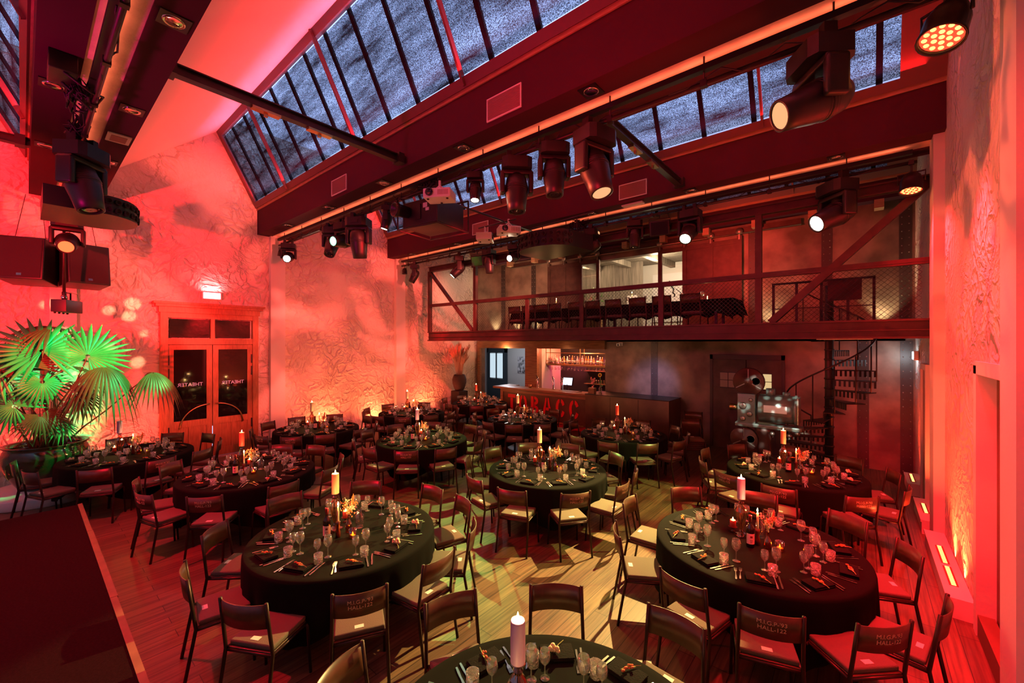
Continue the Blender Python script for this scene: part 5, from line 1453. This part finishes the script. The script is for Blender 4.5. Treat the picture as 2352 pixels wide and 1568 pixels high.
def vase(x, y, k, seed):
    r = random.Random(seed)
    t = thing('flower_vase', 'amber bottle vase of dried flowers, %s' % TN[k], 'vase', (x, y, Zc), 0, 'amber vases of dried flowers')
    q = MB(); q.lathe([(0, .003), (.032, 0), (.035, .008), (.035, .075), (.030, .095), (.014, .125), (.012, .175), (.016, .182), (.013, .182), (.010, .170), (.012, .125), (.028, .095), (.033, .075), (.032, .010), (0, .008)], 14); q.build('glass_body', M['amber'], t)
    q = MB()
    tips = []
    for j in range(11):
        a = r.uniform(0, 6.28); rr = r.uniform(.01, .085); z = r.uniform(.22, .34)
        tips.append((rr * math.cos(a), rr * math.sin(a), z)); q.tube([(0, 0, .06), (0, 0, .18), tips[-1]], .0016, 4)
    q.build('stem', M['sprig'], t)
    for n_, sl in (('orange', tips[:4]), ('cream', tips[4:8]), ('rust', tips[8:9])):
        q = MB()
        for (x0, y0, z0) in sl:
            for j in range(12): q.ball((x0 + r.gauss(0, .016), y0 + r.gauss(0, .016), z0 + r.gauss(0, .014)), r.uniform(.004, .010), 5, 4)
        q.build('bloom', FCOL[n_], t)
    q = MB(); a = r.uniform(0, 6.28)
    b_ = Vector((.03 * math.cos(a), .03 * math.sin(a), .22)); e_ = b_ + Vector((.02 * math.cos(a), .02 * math.sin(a), .17))
    q.tube([b_, b_.lerp(e_, .4), b_.lerp(e_, .8), e_], [.006, .015, .011, .001], 8); q.build('feather_plume', FCOL['orange' if k in (2, 3, 5) else 'rust'], t)
    q = MB()
    for j in range(16):
        a = r.uniform(0, 6.28); rr = r.uniform(.04, .11); z = r.uniform(.24, .36)
        q.tube([(0, 0, .18), (rr * .6 * math.cos(a), rr * .6 * math.sin(a), z), (rr * math.cos(a), rr * math.sin(a), z - .02)], [.001, .001, .0007], 3)
    q.build('wisps', FCOL['cream'], t)
def votive(x, y, k):
    t = thing('votive_light', 'amber glass votive with tea light, %s' % TN[k], 'candle', (x, y, Zc), 0, 'amber votive lights')
    q = MB(); q.lathe([(0, .003), (.038, 0), (.040, .006), (.040, .085), (.037, .085), (.037, .010), (0, .009)], 18); q.build('glass_body', M['amber'], t)
    q = MB(); q.lathe([(0, .010), (.030, .010), (.030, .026), (0, .026)], 14); q.build('wax', WM['cream'], t); flame(t, .026, .7, .5)
def carafe(x, y, k):
    t = thing('glass_cylinder', 'clear glass cylinder of water, %s' % TN[k], 'carafe', (x, y, Zc), 0, 'clear water cylinders')
    q = MB(); q.lathe([(0, .004), (.042, 0), (.044, .006), (.044, .135), (.020, .155), (.018, .19), (.016, .19), (.018, .155), (.041, .134), (.041, .012), (0, .011)], 18); q.build('glass_body', M['glass'], t)
PILLAR = {1: ('lilac', 1), 2: ('orange', 1), 3: ('cream', 1), 4: ('lilac', 1), 5: ('red', 1), 6: ('lilac', 0), 7: ('sage', 1), 8: ('lilac', 1), 9: ('cream', 1), 10: ('red', 1), 11: ('orange', 1), 12: ('sage', 1), 13: ('red', 1)}
PAT = {'stand': (-.12, .11), 'red': (-.20, .20), 'bottle': (-.05, -.10), 'taper': (.04, -.02), 'vase': (.12, -.08), 'votive': (.22, -.06), 'carafe': (.05, .17)}
PAT2 = {'stand': (-.11, .11), 'red': (-.01, .27), 'bottle': (-.19, -.09), 'taper': (-.07, -.10), 'vase': (.03, .0), 'votive': (.06, -.16), 'carafe': (.14, .06)}
PAT1 = {'stand': (-.10, -.02), 'red': (-.24, -.12), 'bottle': (-.16, -.22), 'taper': (.16, -.26), 'vase': (.03, -.06), 'votive': (.22, -.16), 'carafe': (.10, -.30)}
for k, (cx, cy) in TABLES.items():
    n_ = math.hypot(cx, cy); f_ = (cx / n_, cy / n_); r_ = (f_[1], -f_[0])
    pat = PAT1 if k == 1 else PAT2 if k in (2, 5, 8) else PAT
    def at(nm):
        a, b = pat[nm]; a += rnd.uniform(-.015, .015); b += rnd.uniform(-.015, .015)
        return cx + r_[0] * a + f_[0] * b, cy + r_[1] * a + f_[1] * b
    col, lit = PILLAR[k]
    x, y = at('stand') if k != 1 else (-1.33, 1.62); pillar(x, y, k, col, lit, ('tall lit %s pillar candle, %s' if lit else 'tall unlit %s pillar candle, %s') % (col if col != 'sage' else 'grey-green', TN[k]))
    x, y = at('taper'); taper(x, y, k)
    x, y = at('red'); red_candle(x, y, k)
    x, y = at('bottle'); bottle(x, y, k, math.atan2(f_[1], f_[0]) - PI / 2 + rnd.uniform(-.4, .3))
    x, y = at('vase'); vase(x, y, k, k)
    x, y = at('votive'); votive(x, y, k)
    x, y = at('carafe'); carafe(x, y, k)
# stacked spare chairs by the bar block
for si, (x, y, rz, n) in enumerate(((-3.15, 10.6, .25, 6), (-2.95, 9.75, .5, 5))):
    for i in range(n):
        PC[False].place((x + .012 * i * math.sin(rz), y - .012 * i * math.cos(rz), .045 * i), rz + PI, 'spare chair, %s from the floor in the stack %s' % (ords[i], 'against the bar block' if si == 0 else 'in front of the bar block'), 'stacked spare chairs')
# chairs along the balcony table
xs_ = (-7.55, -7.05, -6.6, -6.15, -5.55, -5.05, -4.5, -3.9, -3.35, -2.75)
for i, x in enumerate(xs_):
    PC[False].place((x, 9.08, 2.94), math.radians(chair_r.uniform(-6, 6)), 'balcony chair backing onto the railing, %s from the door-wall end' % ords[i], 'chairs along the balcony table')
# balcony candles and glasses
for i, (x, z) in enumerate(((-6.6, 0), (-4.35, 0), (-2.6, 0), (-7.3, 0))):
    c = thing('balcony_candle', 'lit candle on the balcony table, %s from the door-wall end' % ords[[1, 2, 3, 0][i]], 'candle', (x, 9.75, 3.682), 0, 'candles on the balcony table')
    hh = .30 if i < 2 else .06
    q = MB(); q.lathe([(0, 0), (.03, 0), (.012, .02), (.012, hh), (.010, hh), (0, hh - .004)], 12); q.build('wax', WM['cream'], c); flame(c, hh, 1.0, 1.4)
for i in range(12):
    x = -7.4 + i * .43
    o = ware(ME_WINE['larger'], 'wine_glass', 'glass', x, 9.62, 0, 'wine glass on the balcony table, %s from the door-wall end' % ords[i], 'wine glasses on the balcony table'); o.location.z = 3.682

# ------------------------------------------------------------------ potted fan palm
PX, PYY = -11.27, .29
t = thing('round_dais', 'low round dais under the big glazed plant pot', 'dais', (PX + .05, PYY, 0))
q = MB(); q.lathe([(0, 0), (.78, 0), (.79, .02), (.79, .15), (.77, .17), (0, .17)], 40); q.build('disc', M['smooth'], t)
t = thing('plant_pot', 'large glazed dark green plant pot beside the palm table', 'pot', (PX, PYY, .17))
q = MB(); q.lathe([(0, 0), (.30, 0), (.36, .06), (.50, .30), (.555, .50), (.555, .60), (.52, .70), (.50, .73), (.545, .77), (.54, .79), (.48, .78), (.47, .70), (.47, .66)], 40); q.build('glazed_body', mat('green_pot_glaze', (.05, .06, .02), .10, var=.5, vscale=3, spec=.8), t)
q = MB(); q.lathe([(0, .68), (.47, .66)], 30); q.build('soil', mat('potting_soil', (.03, .02, .015), .95, bump=.6), t)
pm = thing('fan_palm', 'big fan palm in the glazed pot, lit green', 'palm', (PX, PYY, .84))
M['palm'] = mat('palm_leaf_green', (.02, .33, .09), .42, var=.35, vscale=4)
M['palmdark'] = mat('palm_leaf_bronze', (.11, .085, .025), .5, var=.4, vscale=4)
M['stalk'] = mat('palm_stalk', (.16, .10, .05), .5)
pr = random.Random(9)
def fan_leaf(center, facing, upv, R_, droop, material, span=300, nseg=26):
    """fan of pleated fingers round the stalk's tip"""
    n = Vector(facing).normalized(); u = Vector(upv); u = (u - n * u.dot(n)).normalized(); s = u.cross(n)
    T = Matrix(((s.x, u.x, n.x, center[0]), (s.y, u.y, n.y, center[1]), (s.z, u.z, n.z, center[2]), (0, 0, 0, 1)))
    q = MB(); sp = math.radians(span)
    for i in range(nseg):
        a = PI / 2 + (i + .5 - nseg / 2) / nseg * sp; da = sp / nseg * .5
        rl = R_ * (.82 + .18 * math.cos((i + .5 - nseg / 2) / nseg * sp * .5)) * pr.uniform(.90, 1.06)
        vs, fs = [], []
        K = 7
        for k in range(K + 1):
            f = k / K; rr = .03 + (rl - .03) * f
            w_ = math.tan(da) * rr if f < .52 else math.tan(da) * (.03 + (rl - .03) * .52) * max(0, (1 - (f - .52) / .48)) ** .8
            z = -droop * rl * f * f + .0
            fold = .35 * w_
            for sd, zz in ((-1, -fold), (0, fold), (1, -fold)):
                off = sd * w_
                p = Vector((math.cos(a) * rr - math.sin(a) * off, math.sin(a) * rr + math.cos(a) * off, z + zz + pr.uniform(-.002, .002)))
                vs.append(p)
        for k in range(K):
            for j in (0, 1):
                b = k * 3 + j; fs.append((b, b + 1, b + 4, b + 3))
        # fingers hang under their own weight
        wv = []
        for v in vs:
            pw = T @ v; d_ = (pw - Vector(center)).length; pw.z -= droop * .35 * d_ * d_ / R_
            wv.append(pw)
        q.add(wv, fs, True)
    return q
LV = [((-10.62, .22, 2.62), (1, .05, .45), (0, -.1, 1), .72, .12, 'g'), ((-10.58, .76, 2.52), (1, -.1, .35), (.1, .35, 1), .66, .10, 'g'),
      ((-10.9, .33, 3.02), (.35, .1, 1), (-.2, -.4, .5), .62, .45, 'd'), ((-10.50, .95, 2.32), (.30, .1, 1), (.5, .6, -.2), .66, .95, 'd'),
      ((-10.45, 1.62, 2.18), (.25, .1, 1), (.3, 1, -.25), .56, .8, 'd'), ((-10.66, .05, 2.38), (1, -.3, .2), (0, -.3, 1), .50, .25, 'd'),
      ((-10.7, -.25, 2.32), (1, -.2, .45), (0, -.8, .7), .66, .25, 'g'), ((-10.55, .22, 2.10), (1, .1, .3), (.1, .1, -1), .42, .3, 'g'),
      ((-10.55, -.08, 1.72), (1, -.2, .3), (0, -.7, .5), .46, .3, 'g'), ((-10.52, .62, 1.86), (.8, .3, .5), (.1, .9, -.1), .46, .45, 'd'),
      ((-10.5, .20, 1.55), (.9, 0, .5), (0, .2, -1), .40, .4, 'd'), ((-11.2, .1, 2.75), (.7, -.3, .8), (-.3, -.8, .5), .58, .4, 'd'),
      ((-11.25, .75, 2.2), (.6, .5, .8), (-.2, .8, .3), .52, .5, 'd'), ((-10.9, -.45, 1.95), (.8, -.6, .4), (0, -1, .2), .52, .4, 'd'),
      ((-10.6, .42, 1.35), (.8, .3, .7), (.2, .7, -.2), .30, .4, 'g'), ((-11.3, -.35, 2.55), (.6, -.6, .7), (0, -1, .3), .55, .4, 'g')]
base_p = Vector((PX, PYY, .84))
for i, (c, fn, up, R_, dr_, kd) in enumerate(LV):
    q = fan_leaf(c, fn, up, R_, dr_, None, 310 if kd == 'g' else 250)
    lf = q.build('frond', M['palm'] if kd == 'g' else M['palmdark'], pm); lf.location = -base_p
    a = 2 * PI * i / len(LV); b0 = Vector((PX + .16 * math.cos(a), PYY + .16 * math.sin(a), .82)); tip = Vector(c)
    mid = b0.lerp(tip, .5) + Vector((0, 0, .12 if c[2] > 1.6 else .05))
    if i == 4: mid = b0.lerp(tip, .5)
    s_ = MB(); s_.tube([b0, b0.lerp(mid, .5) + Vector((0, 0, .04)), mid, mid.lerp(tip, .55) + Vector((0, 0, .02)), tip], [.017, .014, .012, .010, .007], 7)
    so = s_.build('stalk', M['stalk'], pm); so.location = -base_p
q = MB()
for k in range(26):
    a = pr.uniform(0, 6.28); rr = pr.uniform(.02, .2); hh = pr.uniform(.3, .9)
    q.tube([(rr * math.cos(a), rr * math.sin(a), -.02), (rr * 1.4 * math.cos(a), rr * 1.4 * math.sin(a), hh)], [.012, .005], 5)
q.build('old_stalks', M['stalk'], pm)
# LED floor bars washing the door wall
for (y, lab) in ((-.75, 'LED floor bar at the wall foot left of the palm'), (1.35, 'LED floor bar behind the palm table'), (5.7, 'LED floor bar by the wall table right of doors'), (7.3, 'LED floor bar behind the second wall table'), (9.3, 'LED floor bar between second wall table and vase')):
    t = thing('led_floor_bar', lab, 'floor light', (XL + .14, y, 0), 0, 'LED floor bars along the door wall')
    q = MB(); q.box(-.05, .05, -.5, .5, 0, .09, bev=.008); b = q.build('housing', M['black'], t)
    q = MB(); q.box(-.02, .02, -.015, .015, 0, .004); lme = q.mesh('led', M['led_red'])
    for i in range(12): put('led', lme, b, (0, -.445 + i * .08, .09))
    area('floor_bar_beam', (XL + .14, y, .10), (XL + .02, y, 1.6), (1.0, .16, .05) if y > 4 else (1, .05, .03), 70, .06, 1.0, 130)
